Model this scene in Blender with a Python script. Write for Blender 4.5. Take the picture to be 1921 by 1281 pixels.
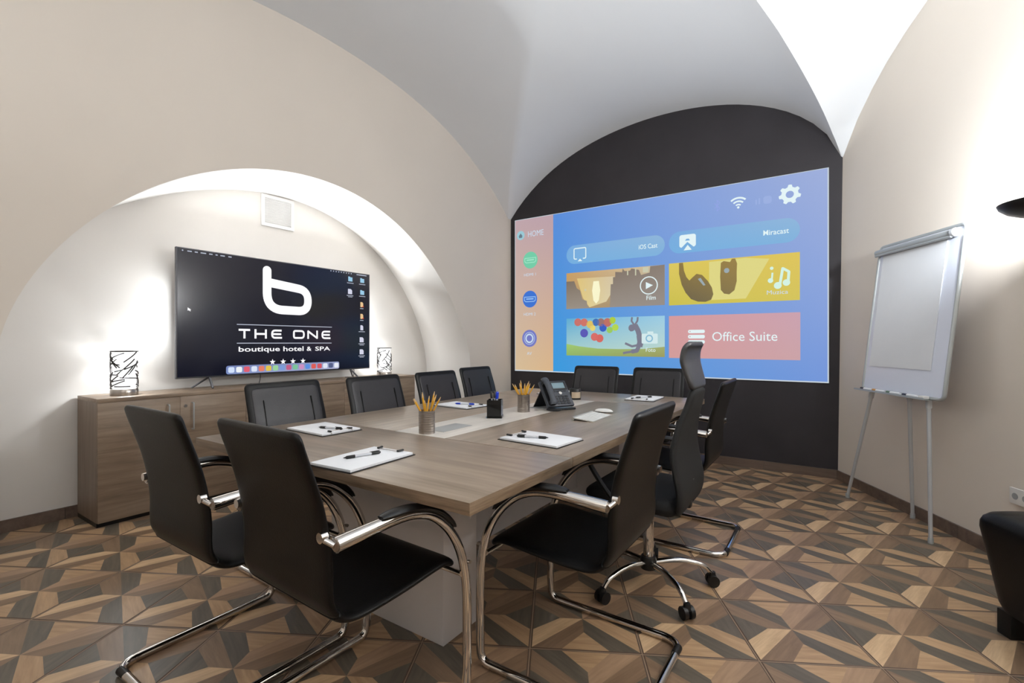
import bpy, bmesh, math, random
import numpy as np
from mathutils import Vector, Matrix
for o in list(bpy.data.objects): bpy.data.objects.remove(o)
R = math.radians
SC = bpy.context.scene
COL = SC.collection
# ------------------------------------------------------------------ camera, light, exposure
HC = 1.18; YAW = R(33.8); K = HC / 1.12
cd = bpy.data.cameras.new('camera'); cam = bpy.data.objects.new('camera', cd); COL.objects.link(cam)
cam.location = (0, 0, HC); cam.rotation_euler = (R(90), 0, YAW)
cd.sensor_width = 36; cd.lens = 897 / 1921 * 36; cd.shift_y = 1.5 / 1921; cd.clip_start = .02
SC.camera = cam
SC.view_settings.view_transform = 'Standard'; SC.view_settings.look = 'None'
SC.view_settings.gamma = 1; SC.view_settings.use_curve_mapping = False
SC.view_settings.exposure = 0.06
w = bpy.data.worlds.new('world'); SC.world = w; w.use_nodes = True
w.node_tree.nodes['Background'].inputs[0].default_value = (.05, .05, .055, 1)
def light(name, kind, loc, power, color=(1, 1, 1), rot=(0, 0, 0), **kw):
    d = bpy.data.lights.new(name, kind); d.energy = power; d.color = color
    for k, v in kw.items(): setattr(d, k, v)
    o = bpy.data.objects.new(name, d); COL.objects.link(o); o.location = loc; o.rotation_euler = rot
    return o
LW = (.90, .955, 1.0); LN = (.86, .93, 1.0)
def aim(dx, dz): return tuple(Vector((dx, 0, dz)).to_track_quat('-Z', 'Y').to_euler())
# light strip fixed to the back of the television, shining up and out of the niche
light('niche_strip_light', 'AREA', (-4.105, 2.47, 1.897), 48, LW, aim(.9, .44), shape='RECTANGLE', size=1.6, size_y=.03)
light('niche_fill_left', 'AREA', (-4.13, 1.62, 1.40), 2.2, LW, (R(-90), 0, 0), shape='RECTANGLE', size=.08, size_y=.5)  # this and the next are added fills to brighten the niche sides
light('niche_fill_right', 'AREA', (-4.13, 3.33, 1.40), 2.2, LW, (R(90), 0, 0), shape='RECTANGLE', size=.08, size_y=.5)
# torchiere bulb, then unseen fills added to brighten the room
light('torchiere_bulb', 'POINT', (.793, 3.05, 1.875), 88, (.88, .94, 1), shadow_soft_size=.05)
light('rear_right_fill', 'AREA', (1.35, 1.9, 1.95), 76, LN, (R(180), 0, 0), shape='DISK', size=.3)  # added ceiling-facing fill right of view, no lamp stands there
light('rear_left_fill', 'AREA', (-1.0, -.4, 1.95), 26, LN, (R(180), 0, 0), shape='DISK', size=.3)  # added ceiling-facing fill behind the camera, without a fixture
light('rear_wall_fill', 'AREA', (.2, -.78, 2.0), 6, LN, (R(100), 0, 0), shape='RECTANGLE', size=2.4, size_y=1.0)  # soft fill added at the rear wall, which has no window

# ------------------------------------------------------------------ materials
def lin(c):
    return tuple(((v / 255) / 12.92 if v / 255 <= .04045 else ((v / 255 + .055) / 1.055) ** 2.4) for v in c) + (1,)
def base(name):
    m = bpy.data.materials.new(name); m.use_nodes = True
    return m, m.node_tree, m.node_tree.nodes['Principled BSDF']
def setp(b, **kw):
    for k, v in kw.items():
        b.inputs[k.replace('_', ' ')].default_value = v
def plain(name, rgb, rough=.5, metal=0, var=.04, scale=8, bump=0, bscale=60, spec=.5, **kw):
    m, t, b = base(name)
    c = lin(rgb); n = t.nodes.new('ShaderNodeTexNoise'); n.inputs['Scale'].default_value = scale
    n.inputs['Detail'].default_value = 4
    tc = t.nodes.new('ShaderNodeTexCoord'); t.links.new(tc.outputs['Object'], n.inputs['Vector'])
    r = t.nodes.new('ShaderNodeValToRGB')
    r.color_ramp.elements[0].color = tuple(v * (1 - var) for v in c[:3]) + (1,)
    r.color_ramp.elements[1].color = tuple(min(1, v * (1 + var)) for v in c[:3]) + (1,)
    r.color_ramp.elements[0].position = .3; r.color_ramp.elements[1].position = .7
    t.links.new(n.outputs['Fac'], r.inputs['Fac']); t.links.new(r.outputs['Color'], b.inputs['Base Color'])
    setp(b, Roughness=rough, Metallic=metal); b.inputs['Specular IOR Level'].default_value = spec
    if bump:
        n2 = t.nodes.new('ShaderNodeTexNoise'); n2.inputs['Scale'].default_value = bscale
        t.links.new(tc.outputs['Object'], n2.inputs['Vector'])
        bp = t.nodes.new('ShaderNodeBump'); bp.inputs['Strength'].default_value = bump; bp.inputs['Distance'].default_value = .01
        t.links.new(n2.outputs['Fac'], bp.inputs['Height']); t.links.new(bp.outputs['Normal'], b.inputs['Normal'])
    for k, v in kw.items(): b.inputs[k.replace('_', ' ')].default_value = v
    return m
def wood(name, c0, c1, axis=0, rough=.4, scale=1.0, uv=False, stretch=14, c2=None):
    m, t, b = base(name)
    tc = t.nodes.new('ShaderNodeTexCoord'); mp = t.nodes.new('ShaderNodeMapping')
    s = [stretch * scale] * 3; s[axis] = 1.1 * scale
    mp.inputs['Scale'].default_value = s
    t.links.new(tc.outputs['UV' if uv else 'Object'], mp.inputs['Vector'])
    n = t.nodes.new('ShaderNodeTexNoise'); n.inputs['Scale'].default_value = 1.6; n.inputs['Detail'].default_value = 7
    n.inputs['Roughness'].default_value = .62; n.inputs['Distortion'].default_value = .35
    t.links.new(mp.outputs['Vector'], n.inputs['Vector'])
    r = t.nodes.new('ShaderNodeValToRGB'); e = r.color_ramp.elements
    e[0].color = lin(c0); e[0].position = .30; e[1].color = lin(c1); e[1].position = .68
    if c2: x = e.new(.5); x.color = lin(c2)
    t.links.new(n.outputs['Fac'], r.inputs['Fac']); t.links.new(r.outputs['Color'], b.inputs['Base Color'])
    setp(b, Roughness=rough)
    return m
def emit(name, rgb, s=1.0):
    m, t, b = base(name)
    setp(b, Base_Color=(.01, .01, .01, 1), Roughness=.5, Emission_Color=lin(rgb), Emission_Strength=s); b.inputs['Specular IOR Level'].default_value = .12
    return m
def emit_grad(name, cols, s=1.0, rough=.5):
    """bilinear 4-corner colours (00,10,01,11) over the UV map"""
    m, t, b = base(name); N = t.nodes; L = t.links
    uv = N.new('ShaderNodeUVMap'); sp = N.new('ShaderNodeSeparateXYZ'); L.new(uv.outputs[0], sp.inputs[0])
    def mix(f, a, c):
        x = N.new('ShaderNodeMix'); x.data_type = 'RGBA'; L.new(f, x.inputs['Factor'])
        for sock, v in ((x.inputs[6], a), (x.inputs[7], c)):
            if isinstance(v, tuple): sock.default_value = v
            else: L.new(v, sock)
        return x.outputs[2]
    lo = mix(sp.outputs[0], lin(cols[0]), lin(cols[1])); hi = mix(sp.outputs[0], lin(cols[2]), lin(cols[3]))
    L.new(mix(sp.outputs[1], lo, hi), b.inputs['Emission Color'])
    setp(b, Base_Color=(.01, .01, .01, 1), Roughness=rough, Emission_Strength=s); b.inputs['Specular IOR Level'].default_value = .12
    return m
M = {}
M['wall'] = plain('beige_plaster', (222, 212, 200), .85, var=.02, scale=1.2, bump=.06, bscale=9, spec=.2)
M['niche'] = plain('cool_lit_plaster', (226, 221, 215), .85, var=.02, scale=1.2, bump=.06, bscale=9, spec=.2)  # same paint as the beige wall, cool niche light put into its colour
M['ceil'] = plain('white_plaster', (228, 229, 230), .85, var=.01, scale=1.2, bump=.05, bscale=6, spec=.2)
M['black'] = plain('black_wall_paint', (52, 49, 52), .62, var=.10, scale=3.5, bump=.05, bscale=12, spec=.35)
M['skirt'] = wood('brown_skirting_tile', (92, 76, 66), (118, 100, 88), 0, .35)
M['leather'] = plain('black_leather', (10, 9, 9), .40, var=.15, scale=30, bump=.06, bscale=220, spec=.28)
M['leather_in'] = plain('dark_grey_leather', (36, 34, 38), .42, var=.08, scale=30, bump=.06, bscale=220, spec=.5)
M['mesh'] = plain('black_mesh_fabric', (11, 11, 12), .75, var=.2, scale=90, bump=.25, bscale=400)
M['chrome'] = plain('chrome', (214, 210, 206), .07, 1, var=.02)
M['plastic'] = plain('black_plastic', (14, 14, 15), .42, var=.1)
M['hplastic'] = plain('grey_headrest_vinyl', (56, 56, 58), .38, var=.05)
M['white'] = plain('white_laminate', (226, 222, 222), .4, var=.01)
M['whitepaper'] = plain('white_paper', (240, 241, 244), .8, var=.01)
M['board'] = plain('whiteboard_enamel', (222, 226, 238), .3, var=.01)
M['padpaper'] = plain('flipchart_paper', (224, 226, 229), .85, var=.01)
M['greymetal'] = plain('silver_grey_metal', (176, 180, 180), .38, .35, var=.03)
M['legmetal'] = plain('light_grey_coated_metal', (190, 192, 194), .45, .1, var=.03)
M['steel'] = plain('brushed_steel', (180, 172, 165), .28, 1, var=.06)
M['steeldark'] = plain('dark_wire_steel', (42, 38, 36), .45, .4)
M['phone'] = plain('charcoal_phone_plastic', (62, 66, 74), .45, var=.05)
M['phonedark'] = plain('dark_phone_plastic', (24, 25, 28), .4, var=.05)
M['lcd'] = plain('phone_screen', (120, 145, 155), .2, var=.05)
M['yellow'] = plain('yellow_pencil_paint', (226, 168, 40), .4, var=.08)
M['ywood'] = plain('pencil_wood', (216, 180, 132), .7, var=.05)
M['graph'] = plain('graphite', (40, 38, 38), .5)
M['blue'] = plain('blue_plastic', (25, 60, 190), .25, var=.1)
M['clearp'] = plain('clear_grey_plastic', (205, 207, 212), .2, var=.05)
M['blackglass'] = plain('black_glass', (8, 8, 10), .06, var=.1)
M['keys'] = plain('white_keys', (236, 236, 232), .5, var=.01)
M['alu'] = plain('aluminium', (205, 203, 196), .35, .6, var=.02)
M['grommet'] = plain('grey_flap', (160, 162, 162), .4, var=.03)
M['inlay'] = wood('pale_ash_inlay', (200, 194, 186), (220, 214, 206), 1, .3)
M['top_x'] = wood('grey_oak_top', (122, 107, 92), (158, 141, 124), 0, .30, 1.0, stretch=16, c2=(142, 126, 110))
M['top_y'] = wood('grey_oak_top_lengthwise', (130, 116, 102), (164, 148, 132), 1, .30, 1.0, stretch=16, c2=(149, 134, 118))
M['cab_h'] = wood('grey_oak_cabinet', (118, 99, 82), (156, 136, 116), 1, .42, 1.0, stretch=15, c2=(140, 120, 100))
M['cab_v'] = wood('grey_oak_cabinet_side', (112, 94, 80), (138, 120, 104), 2, .42, 1.0, stretch=15)
M['plug'] = plain('white_socket_plastic', (232, 230, 226), .35)
M['amber'] = plain('label_beige', (190, 170, 145), .6)
M['tvbody'] = plain('tv_black_plastic', (22, 22, 26), .3, var=.05)
M['tvmetal'] = plain('tv_grey_metal', (90, 90, 94), .35, .7)
m, t, b = base('tv_screen_glass'); setp(b, Base_Color=(.006, .006, .012, 1), Roughness=.16, Emission_Color=(.002, .0025, .007, 1), Emission_Strength=1)
M['tvscreen'] = m
M['glow'] = emit('lamp_glow', (255, 255, 255), 1.3)
t = M['glow'].node_tree; mx = t.nodes.new('ShaderNodeMixShader'); tr = t.nodes.new('ShaderNodeBsdfTransparent'); mx.inputs[0].default_value = .45
t.links.new(t.nodes['Principled BSDF'].outputs[0], mx.inputs[1]); t.links.new(tr.outputs[0], mx.inputs[2]); t.links.new(mx.outputs[0], t.nodes['Material Output'].inputs['Surface'])
M['bowlglow'] = emit('torchiere_glow', (255, 255, 255), 3.0)
m, t, b = base('clear_acrylic'); setp(b, Base_Color=(.95, .96, .96, 1), Roughness=.03, IOR=1.45); b.inputs['Transmission Weight'].default_value = 1
M['acrylic'] = m

# ------------------------------------------------------------------ mesh helpers
def obj(name, me, mat=None, parent=None, smooth=False):
    o = bpy.data.objects.new(name, me); COL.objects.link(o)
    if mat:
        for x in (mat if isinstance(mat, (list, tuple)) else [mat]): me.materials.append(x)
    if parent: o.parent = parent
    if smooth:
        for p in me.polygons: p.use_smooth = True
        if smooth != 'all':
            try: me.set_sharp_from_angle(angle=R(38))
            except Exception: pass
    return o
def mesh(name, vs, fs):
    me = bpy.data.meshes.new(name); me.from_pydata([tuple(v) for v in vs], [], [tuple(f) for f in fs]); me.update(); return me
class MB:
    def __init__(s): s.v = []; s.f = []
    def add(s, vs, fs):
        n = len(s.v); s.v += [tuple(v) for v in vs]; s.f += [tuple(i + n for i in f) for f in fs]; return s
    def box(s, a, b, mat=None):
        x0, y0, z0 = a; x1, y1, z1 = b
        vs = [Vector(p) for p in ((x0,y0,z0),(x1,y0,z0),(x1,y1,z0),(x0,y1,z0),(x0,y0,z1),(x1,y0,z1),(x1,y1,z1),(x0,y1,z1))]
        if mat: vs = [mat @ v for v in vs]
        return s.add(vs, [(0,3,2,1),(4,5,6,7),(0,1,5,4),(1,2,6,5),(2,3,7,6),(3,0,4,7)])
    def bar(s, p, q, w, h):
        p = Vector(p); q = Vector(q); d = (q - p).normalized()
        up = Vector((0,0,1)) if abs(d.z) < .95 else Vector((0,1,0))
        x = d.cross(up).normalized() * w / 2; y = x.cross(d).normalized() * h / 2
        vs = [p-x-y, p+x-y, p+x+y, p-x+y, q-x-y, q+x-y, q+x+y, q-x+y]
        return s.add(vs, [(0,3,2,1),(4,5,6,7),(0,1,5,4),(1,2,6,5),(2,3,7,6),(3,0,4,7)])
    def lathe(s, prof, n=24, c=(0,0,0), mat=None):
        """prof: list of (r,z)"""
        vs = []; fs = []
        for r, z in prof:
            for k in range(n):
                a = 2*math.pi*k/n; vs.append(Vector((c[0]+r*math.cos(a), c[1]+r*math.sin(a), c[2]+z)))
        if mat: vs = [mat @ v for v in vs]
        for i in range(len(prof)-1):
            for k in range(n):
                k2 = (k+1) % n; fs.append((i*n+k, i*n+k2, (i+1)*n+k2, (i+1)*n+k))
        fs.append(tuple(range(n-1,-1,-1))); fs.append(tuple((len(prof)-1)*n+k for k in range(n)))
        return s.add(vs, fs)
    def cyl(s, p, q, r, r2=None, n=16):
        return s.tube([p, q], [r, r if r2 is None else r2], n)
    def tube(s, pts, r, n=12, side=None, closed=False):
        """sweep along pts; r: radius, list of radii or list of (a,b) with a along the side axis"""
        P = [Vector(p) for p in pts]; m = len(P)
        if not isinstance(r, (list, tuple)): r = [r]*m
        T = []
        for i in range(m):
            if closed: d = P[(i+1)%m]-P[i-1]
            else: d = P[min(i+1,m-1)]-P[max(i-1,0)]
            T.append(d.normalized())
        if side: S = Vector(side)
        else: S = T[0].cross(Vector((0,0,1)));
        if S.length < .1: S = T[0].cross(Vector((1,0,0)))
        vs = []
        for i in range(m):
            S = (S - T[i]*S.dot(T[i])).normalized() if not side else Vector(side)
            N = S.cross(T[i]).normalized()
            ra, rb = r[i] if isinstance(r[i], tuple) else (r[i], r[i])
            for k in range(n):
                a = 2*math.pi*k/n; vs.append(P[i] + S*math.cos(a)*ra + N*math.sin(a)*rb)
        fs = []
        for i in range(m if closed else m-1):
            j = (i+1) % m
            for k in range(n):
                k2 = (k+1)%n; fs.append((i*n+k, i*n+k2, j*n+k2, j*n+k))
        if not closed: fs.append(tuple(range(n-1,-1,-1))); fs.append(tuple((m-1)*n+k for k in range(n)))
        return s.add(vs, fs)
    def build(s, name, mat, parent=None, smooth=False, bevel=0, seg=2):
        me = mesh(name, s.v, s.f)
        bm = bmesh.new(); bm.from_mesh(me); bmesh.ops.recalc_face_normals(bm, faces=bm.faces)
        if bevel:
            bmesh.ops.bevel(bm, geom=[e for e in bm.edges if len(e.link_faces) == 2 and e.calc_face_angle(0) > R(30)], offset=bevel, segments=seg, affect='EDGES', profile=.6)
        bm.to_mesh(me); bm.free()
        return obj(name, me, mat, parent, smooth or bool(bevel))
def fillet(pts, rad, n=6):
    P = [Vector(p) for p in pts]; out = [P[0]]
    for i in range(1, len(P)-1):
        a = P[i-1]-P[i]; b = P[i+1]-P[i]
        rr = rad[i] if isinstance(rad, (list, tuple)) else rad
        d = min(rr, a.length*.49, b.length*.49)
        p0 = P[i]+a.normalized()*d; p2 = P[i]+b.normalized()*d
        for k in range(n+1):
            t = k/n; out.append(p0*(1-t)**2 + P[i]*2*t*(1-t) + p2*t*t)
    out.append(P[-1]); return out
def catmull(pts, n=6):
    P = [Vector(p) for p in pts]; P = [P[0]*2-P[1]] + P + [P[-1]*2-P[-2]]; out = []
    for i in range(1, len(P)-2):
        for k in range(n):
            t = k/n; a,b,c,d = P[i-1:i+3]
            out.append(.5*((2*b)+(c-a)*t+(2*a-5*b+4*c-d)*t*t+(3*b-a-3*c+d)*t**3))
    out.append(P[-2]); return out
def thing(name, label, cat, loc=(0,0,0), rz=0, group=None):
    o = bpy.data.objects.new(name, None); COL.objects.link(o); o.empty_display_size = .1
    o.location = loc; o.rotation_euler = (0, 0, rz); tag(o, label, cat, group); return o
def tag(o, label, cat, group=None):
    o['label'] = label; o['category'] = cat
    if group: o['group'] = group
    return o
def struct(o): o['kind'] = 'structure'; return o
def kids(o): return [c for c in bpy.data.objects if c.parent == o]
def copy_tree(o, parent=None):
    c = o.copy(); COL.objects.link(c)
    if parent: c.parent = parent
    for ch in kids(o): copy_tree(ch, c)
    return c
def dup(root, loc, rz, label, group=None):
    c = copy_tree(root); c.location = loc; c.rotation_euler = (0, 0, rz); c['label'] = label
    if group: c['group'] = group
    return c
def rounded(name, a, b, r, mat, parent=None, seg=3, xf=None):
    m = MB().box(a, b, xf); return m.build(name, mat, parent, bevel=r, seg=seg)

# ------------------------------------------------------------------ room shell
def smooth_curve(P, deg, n):
    P = np.array(P, float); s = np.r_[0, np.cumsum(np.hypot(*np.diff(P, axis=0).T))]; s /= s[-1]
    t = np.linspace(0, 1, n)
    return np.c_[np.polyval(np.polyfit(s, P[:,0], deg), t), np.polyval(np.polyfit(s, P[:,1], deg), t)]
XL = -3.19*K; YB = 4.74*K; XN = -4.05*K; YR = -.80
XW0 = .041; WS = .539                                  # right wall: X = XW0 + WS*(YB-Y)
def xwall(y): return XW0 + WS*(YB-y)
A_ = smooth_curve(np.array([(-3.2,2.567),(-3.063,2.737),(-2.808,2.941),(-2.464,3.144),(-2.082,3.279),(-1.618,3.353),(-1.149,3.35),(-.728,3.28),(-.43,3.169),(-.153,2.977),(-.004,2.789),(.069,2.607)])*K, 6, 160)
B_ = smooth_curve(np.array([(1.698,3.4),(2.004,3.424),(2.364,3.422),(2.677,3.41),(3.038,3.370),(3.533,3.257),(3.861,3.131),(4.23,2.93),(4.537,2.709),(4.725,2.544)])*K, 4, 160)
imax = int(A_[:,1].argmax()); XA, ZA = A_[imax]
fA = lambda x: float(np.interp(x, A_[:,0], A_[:,1]))
yb = int(B_[:,1].argmax()); YM = B_[yb,0]; ZM = B_[yb,1]
def fB(y):
    if y < YM: y = 2*YM - y
    return float(np.interp(y, B_[:,0], B_[:,1]))
def sm(t): t = max(0, min(1, t)); return t*t*(3-2*t)
def fBe(x, y): return fB(y) - (ZM-ZA)*sm((x-XL)/(XA-XL))
GY = [2.1, 3.31, 3.618, 4.017, 4.445, 4.821, 5.02]; GX = [-.56, -.39, -.297, -.195, -.087, .004, .073]
RY = [2.1, 3.0, 3.5, 3.9, 4.172, 4.345, 4.519, 4.664, 4.824, 4.938, 5.02]
RZ = [3.78, 3.73, 3.65, 3.555, 3.455, 3.377, 3.274, 3.162, 3.005, 2.844, 2.70]
def mir(y): return y if y > 2.1 else 4.2 - y
def xg(y): return float(np.interp(mir(y), GY, GX))
def zr(y): return float(np.interp(mir(y), RY, RZ))
YS = sorted(set(list(np.linspace(YR-.05, 2.2, 24)) + list(np.linspace(2.2, 4.4, 60)) + list(np.linspace(4.4, YB+.03, 34))))
rows = []; NL, NA, NR = 18, 34, 12
for y in YS:
    lo, hi = XL-.06, XA
    g = lambda x: fA(x) - fBe(x, y)
    if g(lo+.07) >= 0: xl = XL
    else:
        a_, b_ = XL+.001, XA-.001
        if g(b_) < 0: xl = XA-.001
        else:
            for _ in range(40):
                mm = (a_+b_)/2
                if g(mm) < 0: a_ = mm
                else: b_ = mm
            xl = b_
    row = []
    for i in range(NL): x = XL-.06 + (xl-XL+.06)*i/NL; row.append((x, y, fBe(x, y)))
    xr = xg(y)
    for i in range(NA+1): x = xl + (xr-xl)*i/NA; row.append((x, y, fA(x) if i else max(fA(x), fBe(x, y))))
    z0 = fA(xr); xe = xwall(y)+.06; z1 = zr(y)
    for i in range(1, NR+1): t = i/NR; row.append((xr+(xe-xr)*t, y, z0+(z1-z0)*t + .10*math.sin(math.pi*t)*(1-math.exp(-(YB-y)))))
    rows.append(row)
nc = len(rows[0]); vs = [p for r in rows for p in r]; fs = []
for i in range(len(rows)-1):
    for j in range(nc-1): fs.append((i*nc+j, (i+1)*nc+j, (i+1)*nc+j+1, i*nc+j+1))
me = mesh('ceiling', vs, fs); ce = struct(obj('ceiling', me, M['ceil'], smooth='all'))
bm = bmesh.new(); bm.from_mesh(me); bm.edges.ensure_lookup_table()
for e in bm.edges:
    j0, j1 = e.verts[0].index % nc, e.verts[1].index % nc
    if j0 == j1 and j0 == NL+NA: e.smooth = False
bm.to_mesh(me); bm.free()
# far (black) wall, right wall, rear wall
struct(MB().box((XL-.25, YB, 0), (.10, YB+.12, 4.0)).build('wall_far', M['black']))
d = Vector((.474, -.880, 0)).normalized(); n_ = Vector((.880, .474, 0)).normalized()
p0 = Vector((XW0, YB, 0)) - d*.02; L = (YB-YR)/.88+.3
q = [p0, p0+d*L, p0+d*L+n_*.12, p0+n_*.12]
vs = [tuple(v) for v in q] + [tuple(v+Vector((.035*4/2.75, 0, 4.0))) for v in q]
struct(MB().add(vs, [(0,3,2,1),(4,5,6,7),(0,1,5,4),(1,2,6,5),(2,3,7,6),(3,0,4,7)]).build('wall_right', M['wall']))
struct(MB().box((XL-.9, YR-.12, 0), (3.4, YR, 4.0)).build('wall_rear', M['wall']))
# left wall with arched opening, curved reveal and niche
FR = [(.519,1.145),(.607,1.392),(.701,1.572),(.909,1.817),(1.151,2.024),(1.434,2.178),(1.734,2.285),(2.176,2.346),(2.677,2.266),(3.038,2.112),(3.31,1.937),(3.612,1.61),(3.861,1.242),(3.958,.996)]
BK = [(.44,1.20),(.58,1.52),(.90,1.85),(1.271,2.075),(1.461,2.183),(1.706,2.286),(1.94,2.357),(2.247,2.400),(2.763,2.373),(3.128,2.251),(3.544,2.001),(3.857,1.68),(4.068,1.321),(4.202,.813)]
NA_ = 72
fr = smooth_curve(np.array(FR)*K, 7, NA_); bk = smooth_curve(np.array(BK)*K, 7, NA_)
fr = np.vstack([[(.43*K, 0)], [(.47*K, .6)], fr, [(4.00*K, .6)], [(4.02*K, 0)]])
bk = np.vstack([[(.36*K, 0)], [(.38*K, .6)], bk, [(4.215*K, .5)], [(4.225*K, 0)]])
mb = MB(); nn = len(fr)
poly = [(XL, YR-.1, 0)] + [(XL, y, z) for y, z in fr] + [(XL, YB+.1, 0), (XL, YB+.1, 4.0), (XL, YR-.1, 4.0)]
mb.add(poly, [tuple(range(len(poly)))])
o = struct(mb.build('wall_left', M['wall']))
bm = bmesh.new(); bm.from_mesh(o.data); bmesh.ops.triangulate(bm, faces=bm.faces, ngon_method='EAR_CLIP'); bm.to_mesh(o.data); bm.free()
vs = []; fs = []
rings = []
for fx in (0, .12, .48, .6, .8, 1.0):
    wgt = .0 + .25*fx if fx <= .48 else .12 + (fx-.48)/.52*.88
    if fx <= .48: wgt = fx*.25
    x = XL + (XN-XL)*fx
    rings.append([(x, fr[i][0]*(1-wgt)+bk[i][0]*wgt, fr[i][1]*(1-wgt)+bk[i][1]*wgt) for i in range(nn)])
for r_ in rings: vs += r_
for a in range(len(rings)-1):
    for i in range(nn-1): fs.append((a*nn+i, a*nn+i+1, (a+1)*nn+i+1, (a+1)*nn+i))
struct(MB().add(vs, fs).build('wall_niche_reveal', M['niche'], smooth=True))
struct(MB().box((XN-.1, YR-.1, 0), (XN, YB, 3.0)).build('wall_niche', M['niche']))
# skirting
SH = .078
def skirt(name, p, q, nrm, seams=2.2):
    p = Vector(p); q = Vector(q); nrm = Vector(nrm).normalized()*.012; up = Vector((0,0,SH))
    m = MB(); L = (q-p).length; k = max(1, round(L/.6)); d_ = (q-p).normalized()
    for i in range(k):
        a = p + (q-p)*(i/k) + d_*.001; b = p + (q-p)*((i+1)/k) - d_*.001
        m.add([a, b, b+nrm, a+nrm, a+up, b+up, b+up+nrm, a+up+nrm], [(0,3,2,1),(4,5,6,7),(0,1,5,4),(1,2,6,5),(2,3,7,6),(3,0,4,7)])
    struct(m.build(name, M['skirt']))
skirt('baseboard_far', (XL, YB, 0), (XW0, YB, 0), (0,-1,0))
skirt('baseboard_right', (XW0, YB, 0), (XW0+.474*6.3, YB-.88*6.3, 0), -n_)
skirt('baseboard_niche', (XN, .40*K, 0), (XN, 4.2*K, 0), (1,0,0))
skirt('baseboard_left', (XL, 4.05*K, 0), (XL, YB, 0), (1,0,0))
skirt('baseboard_rear', (XL, YR, 0), (3.1, YR, 0), (0,1,0))
# ------------------------------------------------------------------ floor of patterned tiles
TS = .4257; TA = R(28.7); TO = Vector((-.0537, 2.560))
ux = Vector((math.cos(TA), math.sin(TA))); uy = Vector((-math.sin(TA), math.cos(TA)))
FW = {}
def fw(k, a, b, c=None, rough=.34): FW[k] = wood('floor_' + k, a, b, 0, rough, 1.0, uv=True, stretch=10, c2=c)
fw('light', (166, 134, 101), (198, 163, 126)); fw('bright', (188, 153, 116), (224, 192, 152)); fw('pink', (155, 125, 99), (180, 148, 118))
fw('brown', (122, 98, 76), (147, 119, 94)); fw('dark', (88, 80, 70), (112, 102, 88)); fw('mid', (124, 101, 80), (150, 123, 98))
M['grout'] = plain('grout', (160, 138, 116), .7); M['tedge'] = plain('tile_edge', (92, 72, 58), .5)
keys = ['light', 'bright', 'pink', 'brown', 'dark', 'mid']
T = [  # (polygon in tile coordinates, material, grain direction)
 ([(.28,1),(.72,1),(.5,.73)], 'light', (1,0)), ([(0,.28),(0,.72),(.27,.5)], 'dark', (0,1)),
 ([(.28,0),(.72,0),(.5,.27)], 'light', (1,0)), ([(1,.28),(1,.72),(.73,.5)], 'dark', (0,1)),
 ([(0,1),(.28,1),(.5,.73),(.5,.5)], 'dark', (1,-1.1)), ([(0,1),(0,.72),(.27,.5),(.5,.5)], 'mid', (1.1,-1)),
 ([(0,0),(0,.28),(.27,.5),(.5,.5)], 'bright', (1.1,1)), ([(0,0),(.28,0),(.5,.27),(.5,.5)], 'brown', (1,1.1)),
 ([(1,0),(.72,0),(.5,.27),(.5,.5)], 'dark', (-1,1.1)), ([(1,0),(1,.28),(.73,.5),(.5,.5)], 'light', (-1.1,1)),
 ([(1,1),(1,.72),(.73,.5),(.5,.5)], 'brown', (1.1,1)), ([(1,1),(.72,1),(.5,.73),(.5,.5)], 'pink', (1,1.1))]
verts = []; faces = []; mats = []; uvs = []
rnd = random.Random(4)
def addp(pts, z, mi, uvl):
    n0 = len(verts); verts.extend([(p.x, p.y, z) for p in pts]); faces.append(tuple(range(n0, n0+len(pts)))); mats.append(mi); uvs.extend(uvl)
for i in range(-14, 14):
    for j in range(-14, 14):
        c = TO + ux*(i+.5)*TS + uy*(j+.5)*TS
        if c.x < -4.6 or c.x > xwall(c.y)+.35 or c.y < YR-.3 or c.y > YB+.3: continue
        for poly, k, gd in T:
            g = Vector(gd).normalized(); h = Vector((-g.y, g.x)); off = Vector((rnd.random()*9, rnd.random()*9)) if k != 'bright' else Vector((3.3, 1.7))
            pts = []; ul = []
            for (u, v) in poly:
                q = Vector(((u-.5)*.968, (v-.5)*.968)); pts.append(c + ux*q.x*TS + uy*q.y*TS)
                ul.append((q.dot(g)*TS*3 + off.x, q.dot(h)*TS*3 + off.y))
            # keep winding upward
            a2 = sum(pts[a].x*pts[(a+1)%len(pts)].y - pts[(a+1)%len(pts)].x*pts[a].y for a in range(len(pts)))
            if a2 < 0: pts.reverse(); ul.reverse()
            addp(pts, 0, keys.index(k), ul)
        s0, s1 = .484, .4955
        cs = [(-1,-1),(1,-1),(1,1),(-1,1)]
        for e in range(4):
            a, b = cs[e], cs[(e+1) % 4]
            pts = [c+ux*a[0]*s1*TS+uy*a[1]*s1*TS, c+ux*b[0]*s1*TS+uy*b[1]*s1*TS, c+ux*b[0]*s0*TS+uy*b[1]*s0*TS, c+ux*a[0]*s0*TS+uy*a[1]*s0*TS]
            n0 = len(verts); zz = [-.0012, -.0012, 0, 0]
            verts.extend([(p.x, p.y, z_) for p, z_ in zip(pts, zz)]); faces.append((n0, n0+1, n0+2, n0+3)); mats.append(6); uvs.extend([(0,0)]*4)
n0 = len(verts); verts += [(-4.8, YR-.5, -.0013), (4.2, YR-.5, -.0013), (4.2, YB+.5, -.0013), (-4.8, YB+.5, -.0013)]; faces.append((n0, n0+1, n0+2, n0+3)); mats.append(7); uvs += [(0,0)]*4
me = mesh('floor', verts, faces)
fl = struct(obj('floor', me, [FW[k] for k in keys] + [M['tedge'], M['grout']]))
for p, mi in zip(me.polygons, mats): p.material_index = mi
ul = me.uv_layers.new(name='UVMap')
for li, uv in enumerate(uvs): ul.data[li].uv = uv

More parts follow.
